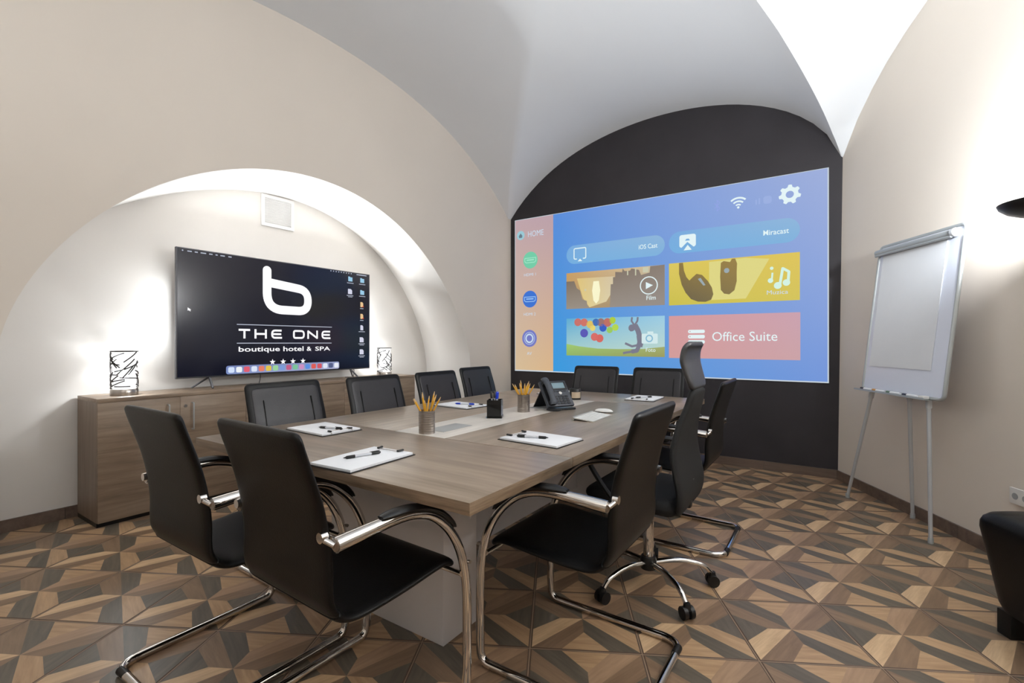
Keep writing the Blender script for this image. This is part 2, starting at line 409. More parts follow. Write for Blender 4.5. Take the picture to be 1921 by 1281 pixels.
# ------------------------------------------------------------------ ventilation grille
y0, y1, z0, z1 = 2.315, 2.628, 2.235, 2.52
v = thing('ventilation_grille', 'white square louvred vent high on the niche wall above the television', 'vent', (XN, y0, z0))
mb = MB(); W = y1-y0; H = z1-z0
for a, b in (((0,0,0),(.014,W,.03)), ((0,0,H-.03),(.014,W,H)), ((0,0,.03),(.014,.03,H-.03)), ((0,W-.03,.03),(.014,W,H-.03))): mb.box(a, b)
mb.build('frame', M['plug'], v)
mb = MB()
for i in range(16):
    z = .034 + i*(H-.066)/16; mb.add([(.002,.03,z),(.002,W-.03,z),(.012,W-.03,z+.010),(.012,.03,z+.010),(.002,.03,z+.003),(.002,W-.03,z+.003),(.012,W-.03,z+.013),(.012,.03,z+.013)], [(0,1,2,3),(4,7,6,5),(0,4,5,1),(3,2,6,7),(0,3,7,4),(1,5,6,2)])
mb.build('louvres', M['plug'], v)
MB().box((.0005,.03,.03),(.0018,W-.03,H-.03)).build('backing', M['grommet'], v)

# ------------------------------------------------------------------ conference table
TX0, TX1, TY0, TY1, TZ = -2.387, -.805, .999, 3.83, .75
tb = thing('conference_table', 'long grey oak conference table on white block legs', 'table', ((TX0+TX1)/2, TY0, 0))
tb0 = Vector(tb.location)
M['edge_x'] = wood('oak_edge_band', (104, 84, 65), (146, 124, 101), 0, .4, 3.0, stretch=22)
M['edge_y'] = wood('oak_edge_band_lengthwise', (112, 92, 72), (160, 138, 114), 1, .4, 3.0, stretch=22)
def tbox(name, a, b, mat, bev=.0012):
    a = Vector(a)-tb0; b = Vector(b)-tb0; o = MB().box(a, b).build(name, mat, tb, bevel=bev)
    if 'top' in name:
        o.data.materials.append(M['edge_x']); o.data.materials.append(M['edge_y'])
        for p in o.data.polygons:
            if abs(p.normal.y) > .8: p.material_index = 1
            elif abs(p.normal.x) > .8: p.material_index = 2
    return o
IX0, IX1, IY0, IY1 = -1.762, -1.443, 1.613, 3.245
TH = .036
tbox('end_top', (TX0, TY0, TZ-TH), (TX1, IY0-.0028, TZ), M['top_x'])
tbox('end_top', (TX0, IY1+.001, TZ-TH), (TX1, TY1, TZ), M['top_x'])
tbox('side_top', (TX0, IY0, TZ-TH), (IX0-.0008, IY1, TZ), M['top_y'])
tbox('side_top', (IX1+.0008, IY0, TZ-TH), (TX1, IY1, TZ), M['top_y'])
tbox('inlay_panel', (IX0, IY0, TZ-TH), (IX1, IY1, TZ), M['inlay'])
for yy in (1.83, 2.78):
    tbox('cable_flap', (-1.66, yy-.11, TZ), (-1.545, yy+.11, TZ+.0018), M['grommet'], .0005)
tbox('pedestal', (-1.95, 1.392, 0), (-1.252, 1.60, TZ-TH), M['white'], .002)
tbox('pedestal', (-1.95, 3.23, 0), (-1.252, 3.44, TZ-TH), M['white'], .002)
tbox('modesty_panel', (-1.62, 1.60, .10), (-1.58, 3.23, TZ-TH), M['white'], .002)

# ------------------------------------------------------------------ cantilever chair (faces +Y, origin on the floor)
def ribbon(prof, wid, th, cap0=True, cap1=True, nx=20, round_r=.03, bulge=0.0):
    """padded shell along a (y,z) profile. wid(s) half width, th thickness."""
    P = catmull([(0, y, z) for y, z in prof], 5); n = len(P)
    S = [0]
    for i in range(1, n): S.append(S[-1] + (P[i]-P[i-1]).length)
    tot = S[-1]; rows_f = []; rows_b = []
    # extra samples near ends for the rounded corners
    for i in range(n):
        Tn = (P[min(i+1,n-1)]-P[max(i-1,0)]).normalized(); N = Vector((0, -Tn.z, Tn.y)) ; N = Vector((1,0,0)).cross(Tn)
        s = S[i]; hw = wid(s/tot); e = 1.0
        for end, on in ((s, cap0), (tot-s, cap1)):
            if on and end < round_r:
                q = 1-end/round_r; hw -= round_r*(1-math.sqrt(max(0, 1-q*q))); 
            if on and end < th*.5: e = min(e, math.sqrt(max(.05, 1-(1-end/(th*.5))**2)))
        a = []; b = []
        for j in range(nx+1):
            u = math.sin((j/nx-.5)*math.pi)          # dense at the sides
            x = u*hw; t_ = th/2*e*max(.08, (1-abs(u)**14))**.5
            ed = (hw-abs(x))
            t_ = min(t_, math.sqrt(max(.0000004, (th/2)**2-(max(0, th/2-ed))**2))*e)
            dz = bulge*(1-u*u)
            a.append(P[i] + Vector((x,0,0)) + N*(t_)); b.append(P[i] + Vector((x,0,0)) - N*(t_))
        rows_f.append(a); rows_b.append(b)
    vs = []; fs = []; w_ = nx+1
    for r_ in rows_f: vs += r_
    o_ = len(vs)
    for r_ in rows_b: vs += r_
    for i in range(n-1):
        for j in range(nx):
            fs.append((i*w_+j, i*w_+j+1, (i+1)*w_+j+1, (i+1)*w_+j)); fs.append((o_+i*w_+j, o_+(i+1)*w_+j, o_+(i+1)*w_+j+1, o_+i*w_+j+1))
        fs.append((i*w_, (i+1)*w_, o_+(i+1)*w_, o_+i*w_)); fs.append((i*w_+nx, o_+i*w_+nx, o_+(i+1)*w_+nx, (i+1)*w_+nx))
    for j in range(nx):
        fs.append((j, o_+j, o_+j+1, j+1)); k = (n-1)*w_; fs.append((k+j, k+j+1, o_+k+j+1, o_+k+j))
    return vs, fs
def dense(prof): return prof
BACKP = [(-.300,.957),(-.297,.95),(-.292,.935),(-.283,.905),(-.268,.86),(-.240,.77),(-.222,.68),(-.214,.60),(-.214,.54),(-.210,.50),(-.196,.468)]
SEATP = [(-.196,.468),(-.172,.448),(-.130,.437),(-.06,.437),(.04,.443),(.13,.452),(.19,.456),(.225,.450),(.243,.438),(.250,.428)]
def wback(t): return .222 + .012*t
def wseat(t): return .234 + .004*t
def make_chair():
    r = thing('cantilever_chair', '', 'chair')
    MB().add(*ribbon(BACKP, wback, .026, True, False, round_r=.028)).build('backrest', M['leather'], r, smooth='all')
    MB().add(*ribbon(SEATP, wseat, .030, False, True, round_r=.035)).build('seat', M['leather'], r, smooth='all')
    # stitched inner cushion of the back, with two seams
    bk_ = [p for p in BACKP]
    inner = [(y+.0125, z-.001) for y, z in BACKP[2:-1]]
    MB().add(*ribbon(inner, lambda t: .196+.006*t, .008, True, True, round_r=.03)).build('back_cushion', M['leather_in'], r, smooth='all')
    for s in (-1, 1):
        pts = catmull([(s*.140, -.2500, .868), (s*.141, -.2305, .80), (s*.142, -.212, .72), (s*.143, -.2005, .64), (s*.143, -.198, .56)], 5)
        MB().tube(pts, .0035, 6).build('seam', M['leather'], r, smooth=True)
    X = .262
    def side(s):
        return [(s*.258, -.222, .668), (s*.260, -.14, .674), (s*.262, -.05, .679), (s*.263, .03, .674), (s*.264, .10, .652), (s*.264, .160, .608), (s*.264, .208, .550), (s*.264, .243, .480), (s*.264, .263, .40), (s*.264, .272, .30), (s*.264, .272, .10)]
    L_ = catmull(side(-1), 5); R_ = catmull(side(1), 5)
    low = fillet([(-.264, .272, .10), (-.264, .268, .0145), (-.256, -.312, .0145), (.256, -.312, .0145), (.264, .268, .0145), (.264, .272, .10)], [0, .075, .075, .075, .075, 0], 8)
    pts = L_[:-1] + low + list(reversed(R_))[1:]
    nL = len(L_); N_ = len(pts); rad = []
    for i in range(N_):
        k = min(i, N_-1-i); f = max(0, 1-k/(nL*.30)); rad.append(.0155 + .0052*sm(f))
    MB().tube(pts, rad, 12).build('frame', M['chrome'], r, smooth=True)
    for s in (-1, 1):
        cl = catmull(side(s), 8); i0 = next(k for k, p in enumerate(cl) if p.y > -.085); i1 = next(k for k, p in enumerate(cl) if p.z < .575 and k > 20)
        ap = []
        for k in range(i0, i1+1):
            T_ = (cl[k+1]-cl[k-1]).normalized(); nv = Vector((0, -T_.z, T_.y)); ap.append(cl[k] + nv*.0195)
        n_ap = len(ap); rr = []
        for i in range(n_ap):
            e = min(i, n_ap-1-i)/(n_ap*.22); e = math.sqrt(max(.03, 1-max(0, 1-e)**2)); rr.append((.024*(.45+.55*e), .0085*e+.002))
        MB().tube(ap, rr, 12, side=(1,0,0)).build('armrest', M['plastic'], r, smooth=True)
        m = MB().cyl((s*.258, -.224, .668), (s*.226, -.236, .680), .008, n=10)
        m.cyl((s*.222, -.2445, .684), (s*.222, -.226, .684), .014, n=14)
        m.build('back_bracket', M['chrome'], r, smooth=True)
        MB().cyl((s*.258, -.2235, .668), (s*.258, -.2225, .668), .0165, n=14).build('end_cap', M['steel'], r, smooth=True)
        # glides and rubber sleeves
        MB().tube([(s*.264, .262, .028), (s*.264, .252, .012), (s*.2635, .225, .008), (s*.263, .19, .008)], [(.012,.006),(.013,.010),(.013,.008),(.012,.006)], 10, side=(1,0,0)).build('floor_glide', M['plastic'], r, smooth=True)
        MB().cyl((s*.160, -.312, .0155), (s*.215, -.312, .0155), .0152, n=14).build('floor_sleeve', M['plastic'], r, smooth=True)
    m = MB().cyl((-.262, .245, .415), (.262, .245, .415), .009, n=12)
    m.build('cross_bar', M['chrome'], r, smooth=True)
    for s in (-1, 1): MB().cyl((s*.272, .268, .45), (s*.282, .268, .45), .006, n=10).build('bolt', M['steel'], r, smooth=True)
    return r
proto = make_chair()
chairs = [
 (-1.885, .950, 0, 'black leather cantilever chair at the near table end, left of two, closest to the cabinet', 'chairs at the near end of the table'),
 (-1.290, .985, R(-2), 'large foreground black leather cantilever chair at near table end, right of the pair', 'chairs at the near end of the table'),
 (-.800, 1.655, R(90), 'black leather chair at the right table side, in front of the swivel chair', 'chairs on the right side of the table'),
 (-.800, 3.06, R(90), 'black leather chair on the right table side, half hidden behind the swivel chair', 'chairs on the right side of the table'),
 (-2.29, 1.535, R(-90), 'black leather chair on the cabinet side, nearest, under the television logo', 'chairs on the cabinet side of the table'),
 (-2.25, 2.14, R(-90), 'second nearest black leather chair on the cabinet side, under the television right corner', 'chairs on the cabinet side of the table'),
 (-2.23, 2.72, R(-90), 'third black leather chair on the cabinet side, just right of the far table lamp', 'chairs on the cabinet side of the table'),
 (-2.39, 3.41, R(-90), 'farthest black leather chair on the cabinet side, beside the black wall corner', 'chairs on the cabinet side of the table'),
 (-1.83, 3.86, R(180), 'black leather chair at the far table end, left one under the balloon picture', 'chairs at the far end of the table'),
 (-1.25, 3.86, R(180), 'black leather chair at the far table end, right one behind the swivel headrest', 'chairs at the far end of the table')]
for i, (x, y, a, lb, g) in enumerate(chairs):
    if i == 0:
        proto.location = (x, y, 0); proto.rotation_euler = (0, 0, a); proto['label'] = lb; proto['group'] = g
    else: dup(proto, (x, y, 0), a, lb, g)

# ------------------------------------------------------------------ swivel mesh chair
sw = thing('swivel_chair', 'black high-back mesh swivel chair with headrest and chrome star base', 'chair', (-.745, 2.31, 0), R(90))
BP = [(-.175,.42),(-.192,.45),(-.200,.52),(-.182,.62),(-.172,.70),(-.185,.80),(-.215,.90),(-.232,.975)]
def wb(t): return .232 - .012*t - .10*sm((t-.45)/.55) if t > .12 else .20 + .032*sm(t/.12)
MB().add(*ribbon(list(reversed(BP)), lambda t: wb(1-t), .030, True, True, round_r=.05)).build('backrest', M['mesh'], sw, smooth='all')
HP = [(-.232,.965),(-.224,1.00),(-.209,1.05),(-.198,1.10),(-.205,1.15),(-.228,1.182)]
MB().add(*ribbon(list(reversed(HP)), lambda t: .165-.02*abs(t-.4)*2, .026, True, True, round_r=.05)).build('headrest', M['hplastic'], sw, smooth='all')
MB().add(*ribbon([(-.19,.462),(-.15,.455),(0,.462),(.14,.468),(.21,.460),(.235,.445)], lambda t: .238, .078, True, True, round_r=.06)).build('seat', M['mesh'], sw, smooth='all')
for s in (-1, 1):
    pth = catmull([(s*.245,-.02,.42),(s*.275,.02,.43),(s*.285,.09,.50),(s*.28,.17,.60),(s*.275,.20,.65)], 5)
    MB().tube(pth, (.012), 8).build('armrest_strut', M['plastic'], sw, smooth=True)
    pth = catmull([(s*.275,-.10,.665),(s*.278,0,.668),(s*.278,.12,.668),(s*.274,.22,.655)], 4)
    MB().tube(pth, [(.026,.011)]*len(pth), 10, side=(1,0,0)).build('armrest', M['plastic'], sw, smooth=True)
    MB().tube(catmull([(s*.245,-.05,.42),(s*.28,-.09,.52),(s*.278,-.09,.66)], 5), .011, 8).build('armrest_strut', M['plastic'], sw, smooth=True)
MB().box((-.09,-.12,.395),(.09,.10,.43)).build('tilt_mechanism', M['plastic'], sw, bevel=.006)
MB().tube([(-.03,-.1,.41),(-.02,-.2,.425),(0,-.205,.55)], [(.03,.008)]*3, 8, side=(1,0,0)).build('back_support', M['plastic'], sw, smooth=True)
MB().lathe([(.0,.11),(.025,.11),(.025,.33),(.022,.34),(.015,.345),(.015,.40),(0,.40)], 20).build('gas_column', M['chrome'], sw, smooth=True)
MB().lathe([(.0,.075),(.036,.08),(.040,.12),(.034,.14),(0,.14)], 20).build('hub', M['plastic'], sw, smooth=True)
for k in range(5):
    a = R(-113+72*k-90)
    ca, sa = math.cos(a), math.sin(a)
    q = lambda r_, z: (r_*ca, r_*sa, z)
    pth = catmull([q(.03,.112), q(.12,.122), q(.20,.116), q(.265,.096), q(.298,.066)], 5)
    n_ = len(pth); lg = MB().tube(pth, [(.016-.004*i/n_, .013-.002*i/n_) for i in range(n_)], 10).build('base_leg', M['chrome'], sw, smooth=True)
    m = MB(); tx, ty = -sa, ca
    c0 = Vector(q(.306, .0285))
    for s in (-1, 1):
        p = c0 + Vector((tx, ty, 0))*s*.016
        m.cyl(p - Vector((tx,ty,0))*.009, p + Vector((tx,ty,0))*.009, .0275, n=20)
    m.tube([c0+Vector((0,0,.012)), c0+Vector((0,0,.04))], [.019, .014], 12)
    m.build('caster', M['plastic'], sw, smooth=True)

# ------------------------------------------------------------------ cabinets
CX, CZ = -3.85, .82
def cabinet(y0, y1, label, lockside=True):
    c = thing('cabinet', label, 'cabinet', (-4.05, y0, 0), 0, 'low cupboards under the television')
    D = .385; x0 = -.19; x1 = .20; W = y1-y0; TH_ = .018
    m = MB(); m.box((x0,.0005,.03),(x1-.019,TH_,CZ-.025)); m.box((x0,W-TH_,.03),(x1-.019,W-.0005,CZ-.025)); m.box((x0,TH_,.03),(x1-.019,W-TH_,.05)); m.box((x0,TH_,.03),(x0+.006,W-TH_,CZ-.025))
    m.build('carcass', M['cab_v'], c)
    MB().box((x0, 0, CZ-.025), (x1, W, CZ)).build('top', M['cab_h'], c, bevel=.001)
    MB().box((x0, .002, 0), (x1-.03, W-.002, .03)).build('plinth', M['plastic'], c)
    for k in (0, 1):
        a = .001 + k*W/2; b = a + W/2 - .002
        dr = MB().box((x1-.018, a, .032), (x1, b, CZ-.027)).build('door', M['cab_h'], c, bevel=.0008)
        hy = b-.075 if k == 0 else a+.075
        hd = MB()
        hd.tube(fillet([(x1,hy,.555),(x1+.028,hy,.555),(x1+.028,hy,.745),(x1,hy,.745)], .008, 4), .005, 8)
        hd.build('handle', M['greymetal'], dr, smooth=True)
        if k == 1: MB().cyl((x1,a+.032,.725),(x1+.006,a+.032,.725), .011, n=16).build('lock', M['steel'], dr, smooth=True)
    return c
cabinet(1.052, 1.972, 'grey oak cupboard left of the television, with the left lamp standing on it')
cabinet(1.972, 2.892, 'middle grey oak cupboard standing directly under the television')
cabinet(2.892, 3.812, 'rightmost grey oak cupboard, under the television right foot, carrying the far lamp')

# ------------------------------------------------------------------ flat graphics on screens
class Plane2D:
    """maps (s,t) in 0..1 onto a real screen face"""
    def __init__(s, org, S, Tt, nrm): s.o = Vector(org); s.S = Vector(S); s.T = Vector(Tt); s.n = Vector(nrm)
    def p(s, a, b, l=0): return s.o + s.S*a + s.T*b + s.n*l
cnt = {}
def flat(pl, name, mat, polys, layer, parent, uvbox=None):
    vs = []; fs = []; uv = []
    for poly in polys:
        n0 = len(vs); vs += [pl.p(a, b, layer) for a, b in poly]; fs.append(tuple(range(n0, n0+len(poly)))); uv += poly
    me = mesh(name, vs, fs); o = obj(name, me, mat, parent)
    if uvbox:
        L_ = me.uv_layers.new(name='UVMap'); a0, b0, a1, b1 = uvbox
        for i, l in enumerate(me.loops):
            a, b = uv[l.vertex_index]; L_.data[i].uv = ((a-a0)/(a1-a0), (b-b0)/(b1-b0))
    return o
def rect(a0, b0, a1, b1): return [(a0,b0),(a1,b0),(a1,b1),(a0,b1)]
def rrect(a0, b0, a1, b1, r, asp, n=8):
    """rounded rect; r in t units, asp = height/width of the screen"""
    rx = r*asp; out = []
    for cx_, cy_, st in ((a1-rx, b1-r, 0), (a0+rx, b1-r, 90), (a0+rx, b0+r, 180), (a1-rx, b0+r, 270)):
        for k in range(n+1):
            t = R(st+90*k/n); out.append((cx_+rx*math.cos(t), cy_+r*math.sin(t)))
    return out
def disc(cx_, cy_, r, asp, n=24): return [(cx_+r*asp*math.cos(2*math.pi*k/n), cy_+r*math.sin(2*math.pi*k/n)) for k in range(n)]
def ring(cx_, cy_, r0, r1, asp, n=28, a0=0, a1=360):
    out = []
    for k in range(n):
        t0 = R(a0+(a1-a0)*k/n); t1 = R(a0+(a1-a0)*(k+1)/n)
        out.append([(cx_+r*asp*math.cos(t), cy_+r*math.sin(t)) for r, t in ((r0,t0),(r1,t0),(r1,t1),(r0,t1))])
    return out
def stroke(pts, w, asp, closed=False):
    """polyline stroke of width w (t units) as quads + round joints"""
    out = []; P = [Vector((a/asp, b)) for a, b in pts]
    m_ = len(P)
    for i in range(m_ if closed else m_-1):
        a = P[i]; b = P[(i+1)%m_]; d_ = (b-a)
        if d_.length < 1e-6: continue
        nn_ = Vector((-d_.y, d_.x)).normalized()*w/2
        out.append([((v.x)*asp, v.y) for v in (a-nn_, b-nn_, b+nn_, a+nn_)])
    for i in range(0 if closed else 1, m_ if closed else m_-1):
        out.append([(P[i].x*asp + w/2*.98*asp*math.cos(t), P[i].y + w/2*.98*math.sin(t)) for t in [2*math.pi*k/10 for k in range(10)]])
    return out
def arcpath(pts, r, asp, n=6, closed=False):
    P = [Vector((a/asp, b, 0)) for a, b in pts]
    if closed:
        mid = (P[0]+P[-1])/2; P = [mid] + P + [mid]
    q = fillet(P, r, n); return [(v.x*asp, v.y) for v in q]
def text(pl, s_, mat, a0, b0, a1, b1, layer, parent, name='text', bold=0.0):
    cu = bpy.data.curves.new('t', 'FONT'); cu.body = s_; cu.size = 1; cu.offset = bold; cu.resolution_u = 3
    to = bpy.data.objects.new('t', cu); COL.objects.link(to)
    bpy.context.view_layer.update()
    me = bpy.data.meshes.new_from_object(to.evaluated_get(bpy.context.evaluated_depsgraph_get()))
    bpy.data.objects.remove(to); bpy.data.curves.remove(cu)
    xs = [v.co.x for v in me.vertices]; ys = [v.co.y for v in me.vertices]
    for v in me.vertices:
        a = a0 + (v.co.x-min(xs))/(max(xs)-min(xs))*(a1-a0); b = b0 + (v.co.y-min(ys))/(max(ys)-min(ys))*(b1-b0)
        v.co = pl.p(a, b, layer)
    me.name = name
    return obj(name, me, mat, parent)

# projected picture on the black wall
sx0, sx1, sz0, sz1 = -3.291, -.023, .825, 2.699
SWd = sx1-sx0; SHt = sz1-sz0; AS = SHt/SWd
ps = thing('projection_screen', 'large projected media menu in blue on the black wall', 'projection', (sx0, YB-.012, sz0))
PS = Plane2D((0, 0, 0), (SWd, 0, 0), (0, 0, SHt), (0, -1, 0))
WH = emit('screen_white', (222, 238, 240)); WH2 = emit('screen_offwhite', (196, 214, 232)); 
MB().box((0, 0, 0), (SWd, .011, SHt)).build('screen_panel', M['whitepaper'], ps)
E1 = .0012
flat(PS, 'border', emit('screen_edge', (196, 206, 214)), [rect(0,0,1,1)], E1, ps)
flat(PS, 'background', emit_grad('screen_blue', ((52, 150, 216), (112, 146, 212), (84, 136, 212), (152, 168, 212))), [rect(.166,.006,.997,.997)], E1*2, ps, (.166,0,1,1))
flat(PS, 'side_strip', emit_grad('screen_side', ((208, 184, 148), (212, 176, 134), (186, 160, 166), (182, 156, 166))), [rect(.003,.008,.167,.996)], E1*3, ps, (0,0,.167,1))
l3, l4, l5, l6 = E1*4, E1*5, E1*6, E1*7
ST = ps
def dome(c_, mat, r=.032): return flat(PS, 'icon_disc', mat, [disc(c_[0], c_[1], r, AS)], l3, ST)
dome((.027,.894), emit('disc_home', (150, 196, 208)), .030); dome((.070,.725), emit('disc_green', (112, 200, 164)), .055)
dome((.068,.471), emit('disc_blue', (58, 112, 205)), .055); dome((.066,.215), emit('disc_violet', (112, 118, 190)), .056)
flat(PS, 'house_icon', emit('hi', (104, 120, 132)), [[(.018,.889),(.027,.908),(.036,.889),(.034,.889),(.034,.878),(.020,.878),(.020,.889)]], l4, ST)
text(PS, 'HOME', WH2, .060, .877, .127, .914, l3, ST, 'home_text')
G1 = emit('port_green', (160, 224, 196)); G2 = emit('port_blue', (150, 190, 235))
for (cx_, cy_), g_ in (((.070,.725), G1), ((.068,.471), G2)):
    pp = [(cx_-.024,cy_+.014),(cx_+.024,cy_+.014),(cx_+.024,cy_-.008),(cx_+.018,cy_-.016),(cx_-.018,cy_-.016),(cx_-.024,cy_-.008)]
    flat(PS, 'port_icon', g_, stroke(pp, .005, AS, True) + [rect(cx_-.016,cy_-.003,cx_+.016,cy_+.005)], l4, ST)
flat(PS, 'av_icon', WH2, ring(.066,.215,.021,.031,AS) + ring(.066,.215,.038,.041,AS), l4, ST)
text(PS, 'HDMI 1', WH2, .042, .622, .094, .640, l3, ST, 'input_text'); text(PS, 'HDMI 2', WH2, .041, .364, .093, .382, l3, ST, 'input_text'); text(PS, 'AV', WH2, .055, .107, .076, .127, l3, ST, 'input_text')
PILL = emit_grad('pill', ((112, 170, 218), (122, 172, 214), (116, 166, 216), (138, 176, 212)))
flat(PS, 'pill_button', PILL, [rrect(.221,.671,.568,.785,.0565,AS,12)], l3, ST, (.22,.67,.57,.79))
flat(PS, 'pill_button', PILL, [rrect(.581,.671,.934,.789,.0585,AS,12)], l3, ST, (.58,.67,.94,.79))
text(PS, 'iOS Cast', WH, .484, .716, .545, .742, l4, ST, 'pill_text', .01); text(PS, 'Miracast', WH, .845, .716, .908, .742, l4, ST, 'pill_text', .01)
flat(PS, 'airplay_icon', WH, stroke(arcpath([(.262,.700),(.251,.700),(.251,.764),(.296,.764),(.296,.700),(.285,.700)], .008, AS), .0065, AS) + [[(.265,.684),(.283,.684),(.274,.700)]], l4, ST)
flat(PS, 'cast_icon', WH, [rrect(.613,.700,.662,.768,.012,AS)], l4, ST)
flat(PS, 'cast_icon_mark', emit('pm', (112, 168, 214)), [[(.620,.700),(.637,.728),(.655,.700)], [(.630,.735),(.634,.745),(.641,.745),(.645,.735)]], l5, ST)
flat(PS, 'cast_icon_arrow', WH, [[(.626,.684),(.650,.684),(.638,.712)]], l6, ST)
# film picture
flat(PS, 'film_picture', emit_grad('film_sky', ((176, 150, 104), (150, 130, 110), (196, 152, 92), (200, 188, 160))), [rect(.221,.395,.568,.617)], l3, ST, (.221,.395,.568,.617))
flat(PS, 'film_glow', emit_grad('film_glow', ((220, 196, 120), (214, 204, 170), (216, 190, 120), (206, 190, 160))), [[(.262,.58),(.40,.575),(.398,.50),(.372,.43),(.31,.40),(.285,.46)]], l4, ST, (.26,.40,.40,.58))
flat(PS, 'film_sun', emit('fsun', (244, 240, 200)), [[(.325,.555),(.345,.555),(.350,.50),(.345,.44),(.335,.42),(.325,.44),(.320,.50)]], l5, ST)
flat(PS, 'film_city', emit_grad('film_city', ((150, 140, 128), (146, 138, 132), (112, 96, 80), (134, 122, 112))), [[(.221,.395),(.221,.565),(.252,.565),(.262,.52),(.275,.505),(.283,.45),(.300,.44),(.302,.41),(.315,.395)], [(.385,.395),(.388,.53),(.396,.53),(.396,.57),(.404,.57),(.404,.60),(.428,.595),(.430,.615),(.437,.60),(.455,.60),(.46,.612),(.485,.600),(.492,.57),(.52,.58),(.522,.615),(.568,.617),(.568,.395)]], l6, ST, (.22,.395,.568,.617))
flat(PS, 'film_lit_windows', emit('fw', (196, 196, 170)), [rect(.498,.583,.516,.612), rect(.472,.57,.476,.61), rect(.445,.575,.449,.60), rect(.292,.50,.298,.512)], l6+E1, ST)
flat(PS, 'play_icon', WH, ring(.5175,.508,.045,.051,AS) + [[(.508,.488),(.508,.528),(.531,.508)]], l6+E1*2, ST)
text(PS, 'Film', WH, .510, .427, .540, .451, l6+E1*2, ST, 'tile_text', .008)
# music picture
flat(PS, 'music_picture', emit_grad('music', ((198, 186, 74), (206, 190, 84), (214, 194, 90), (216, 190, 84))), [rect(.581,.391,.934,.620)], l3, ST, (.581,.391,.934,.62))
flat(PS, 'music_highlight', emit('mh', (216, 208, 128)), [[(.70,.41),(.80,.41),(.86,.60),(.80,.615),(.70,.61)]], l4, ST)
HPc = emit_grad('headphone', ((96, 88, 70), (126, 112, 70), (140, 118, 60), (150, 124, 66)))
flat(PS, 'headphones', HPc, [[(.612,.618),(.612,.56),(.620,.50),(.632,.455),(.648,.42),(.668,.405),(.690,.402),(.706,.412),(.712,.44),(.708,.475),(.697,.51),(.680,.545),(.664,.553),(.652,.535),(.643,.52),(.634,.54),(.627,.575),(.624,.618)],
    [(.733,.600),(.741,.608),(.758,.600),(.763,.616),(.772,.616),(.777,.590),(.776,.55),(.776,.50),(.770,.455),(.756,.435),(.742,.440),(.733,.46),(.731,.53)]], l5, ST, (.61,.39,.78,.62))
flat(PS, 'headphone_highlights', emit('hh', (150, 164, 170)), [[(.668,.525),(.676,.530),(.690,.490),(.684,.488)], disc(.749,.558,.013,AS,12)], l6, ST)
NT = emit('note', (206, 236, 222))
flat(PS, 'note_icon', NT, stroke([(.886,.468),(.893,.548),(.908,.530),(.906,.480)], .012, AS) + [disc(.881,.466,.017,AS,14), disc(.902,.478,.016,AS,14), disc(.863,.492,.012,AS,14)] + stroke([(.866,.492),(.868,.530)], .008, AS) + [disc(.866,.552,.008,AS,12)], l5, ST)
text(PS, 'Muzica', WH2, .854, .424, .906, .444, l5, ST, 'tile_text')
# photo picture
flat(PS, 'photo_picture', emit_grad('photo_sky', ((168, 206, 200), (186, 210, 196), (88, 166, 206), (150, 198, 222))), [rect(.221,.108,.568,.336)], l3, ST, (.221,.108,.568,.336))
flat(PS, 'meadow', emit_grad('meadow', ((138, 172, 96), (150, 148, 90), (156, 196, 110), (160, 172, 110))), [[(.221,.108),(.568,.108),(.568,.165),(.50,.152),(.42,.150),(.34,.152),(.27,.165),(.221,.180)]], l4, ST, (.221,.10,.568,.18))
bl = [((.266,.312),.024,(196,110,104)), ((.290,.310),.024,(202,112,100)), ((.312,.297),.023,(214,186,96)), ((.334,.309),.022,(64,108,176)), ((.352,.308),.024,(150,110,108)), ((.376,.306),.026,(186,108,96)), ((.394,.318),.020,(170,200,60)), ((.360,.275),.023,(52,92,190)), ((.384,.262),.019,(150,196,92)), ((.404,.276),.020,(176,208,76)), ((.290,.245),.026,(86,84,176)), ((.329,.222),.024,(210,106,100)), ((.348,.213),.024,(208,100,94)), ((.322,.275),.018,(226,206,110))]
for (c_, r_, col_) in bl:
    flat(PS, 'balloon', emit('balloon', col_), [disc(c_[0], c_[1], r_, AS, 18)], l5, ST)
FG = emit('fig', (120, 120, 136))
flat(PS, 'jumping_figure', FG, stroke([(.462,.333),(.460,.312),(.470,.285),(.480,.312),(.481,.333)], .011, AS) + [disc(.461,.272,.020,AS,14), [(.455,.290),(.450,.262),(.458,.250),(.465,.262),(.468,.285)]] + stroke([(.472,.288),(.482,.255),(.487,.225)], .030, AS) + stroke([(.487,.228),(.490,.190),(.486,.165)], .036, AS) + stroke([(.488,.180),(.478,.142),(.460,.136)], .024, AS) + stroke([(.476,.140),(.440,.130),(.431,.126)], .013, AS) + stroke([(.486,.175),(.462,.166),(.438,.184)], .013, AS), l5+E1*.5, ST)
CAM = emit('cam', (206, 228, 230))
flat(PS, 'camera_icon', CAM, [rrect(.494,.182,.546,.238,.006,AS), rect(.513,.236,.532,.250)], l6, ST)
flat(PS, 'camera_lens', emit('lens', (130, 180, 205)), ring(.519,.211,.014,.021,AS), l6+E1, ST)
text(PS, 'Foto', WH, .508, .136, .539, .158, l6+E1, ST, 'tile_text')
# office tile
flat(PS, 'office_tile', emit_grad('office', ((206, 152, 150), (198, 158, 162), (208, 150, 152), (196, 156, 170))), [rect(.581,.104,.935,.333)], l3, ST, (.581,.104,.935,.333))
flat(PS, 'stack_icon', WH, [rrect(.639,.238,.688,.256,.0085,AS), rrect(.639,.210,.688,.229,.0085,AS), rrect(.639,.182,.688,.201,.0085,AS)], l4, ST)
flat(PS, 'stack_icon_dots', emit('sd', (198, 150, 150)), [disc(.645,.247,.003,AS,8), disc(.645,.2195,.003,AS,8), disc(.645,.1915,.003,AS,8)], l5, ST)
text(PS, 'Office Suite', WH, .709, .196, .880, .243, l4, ST, 'office_text')
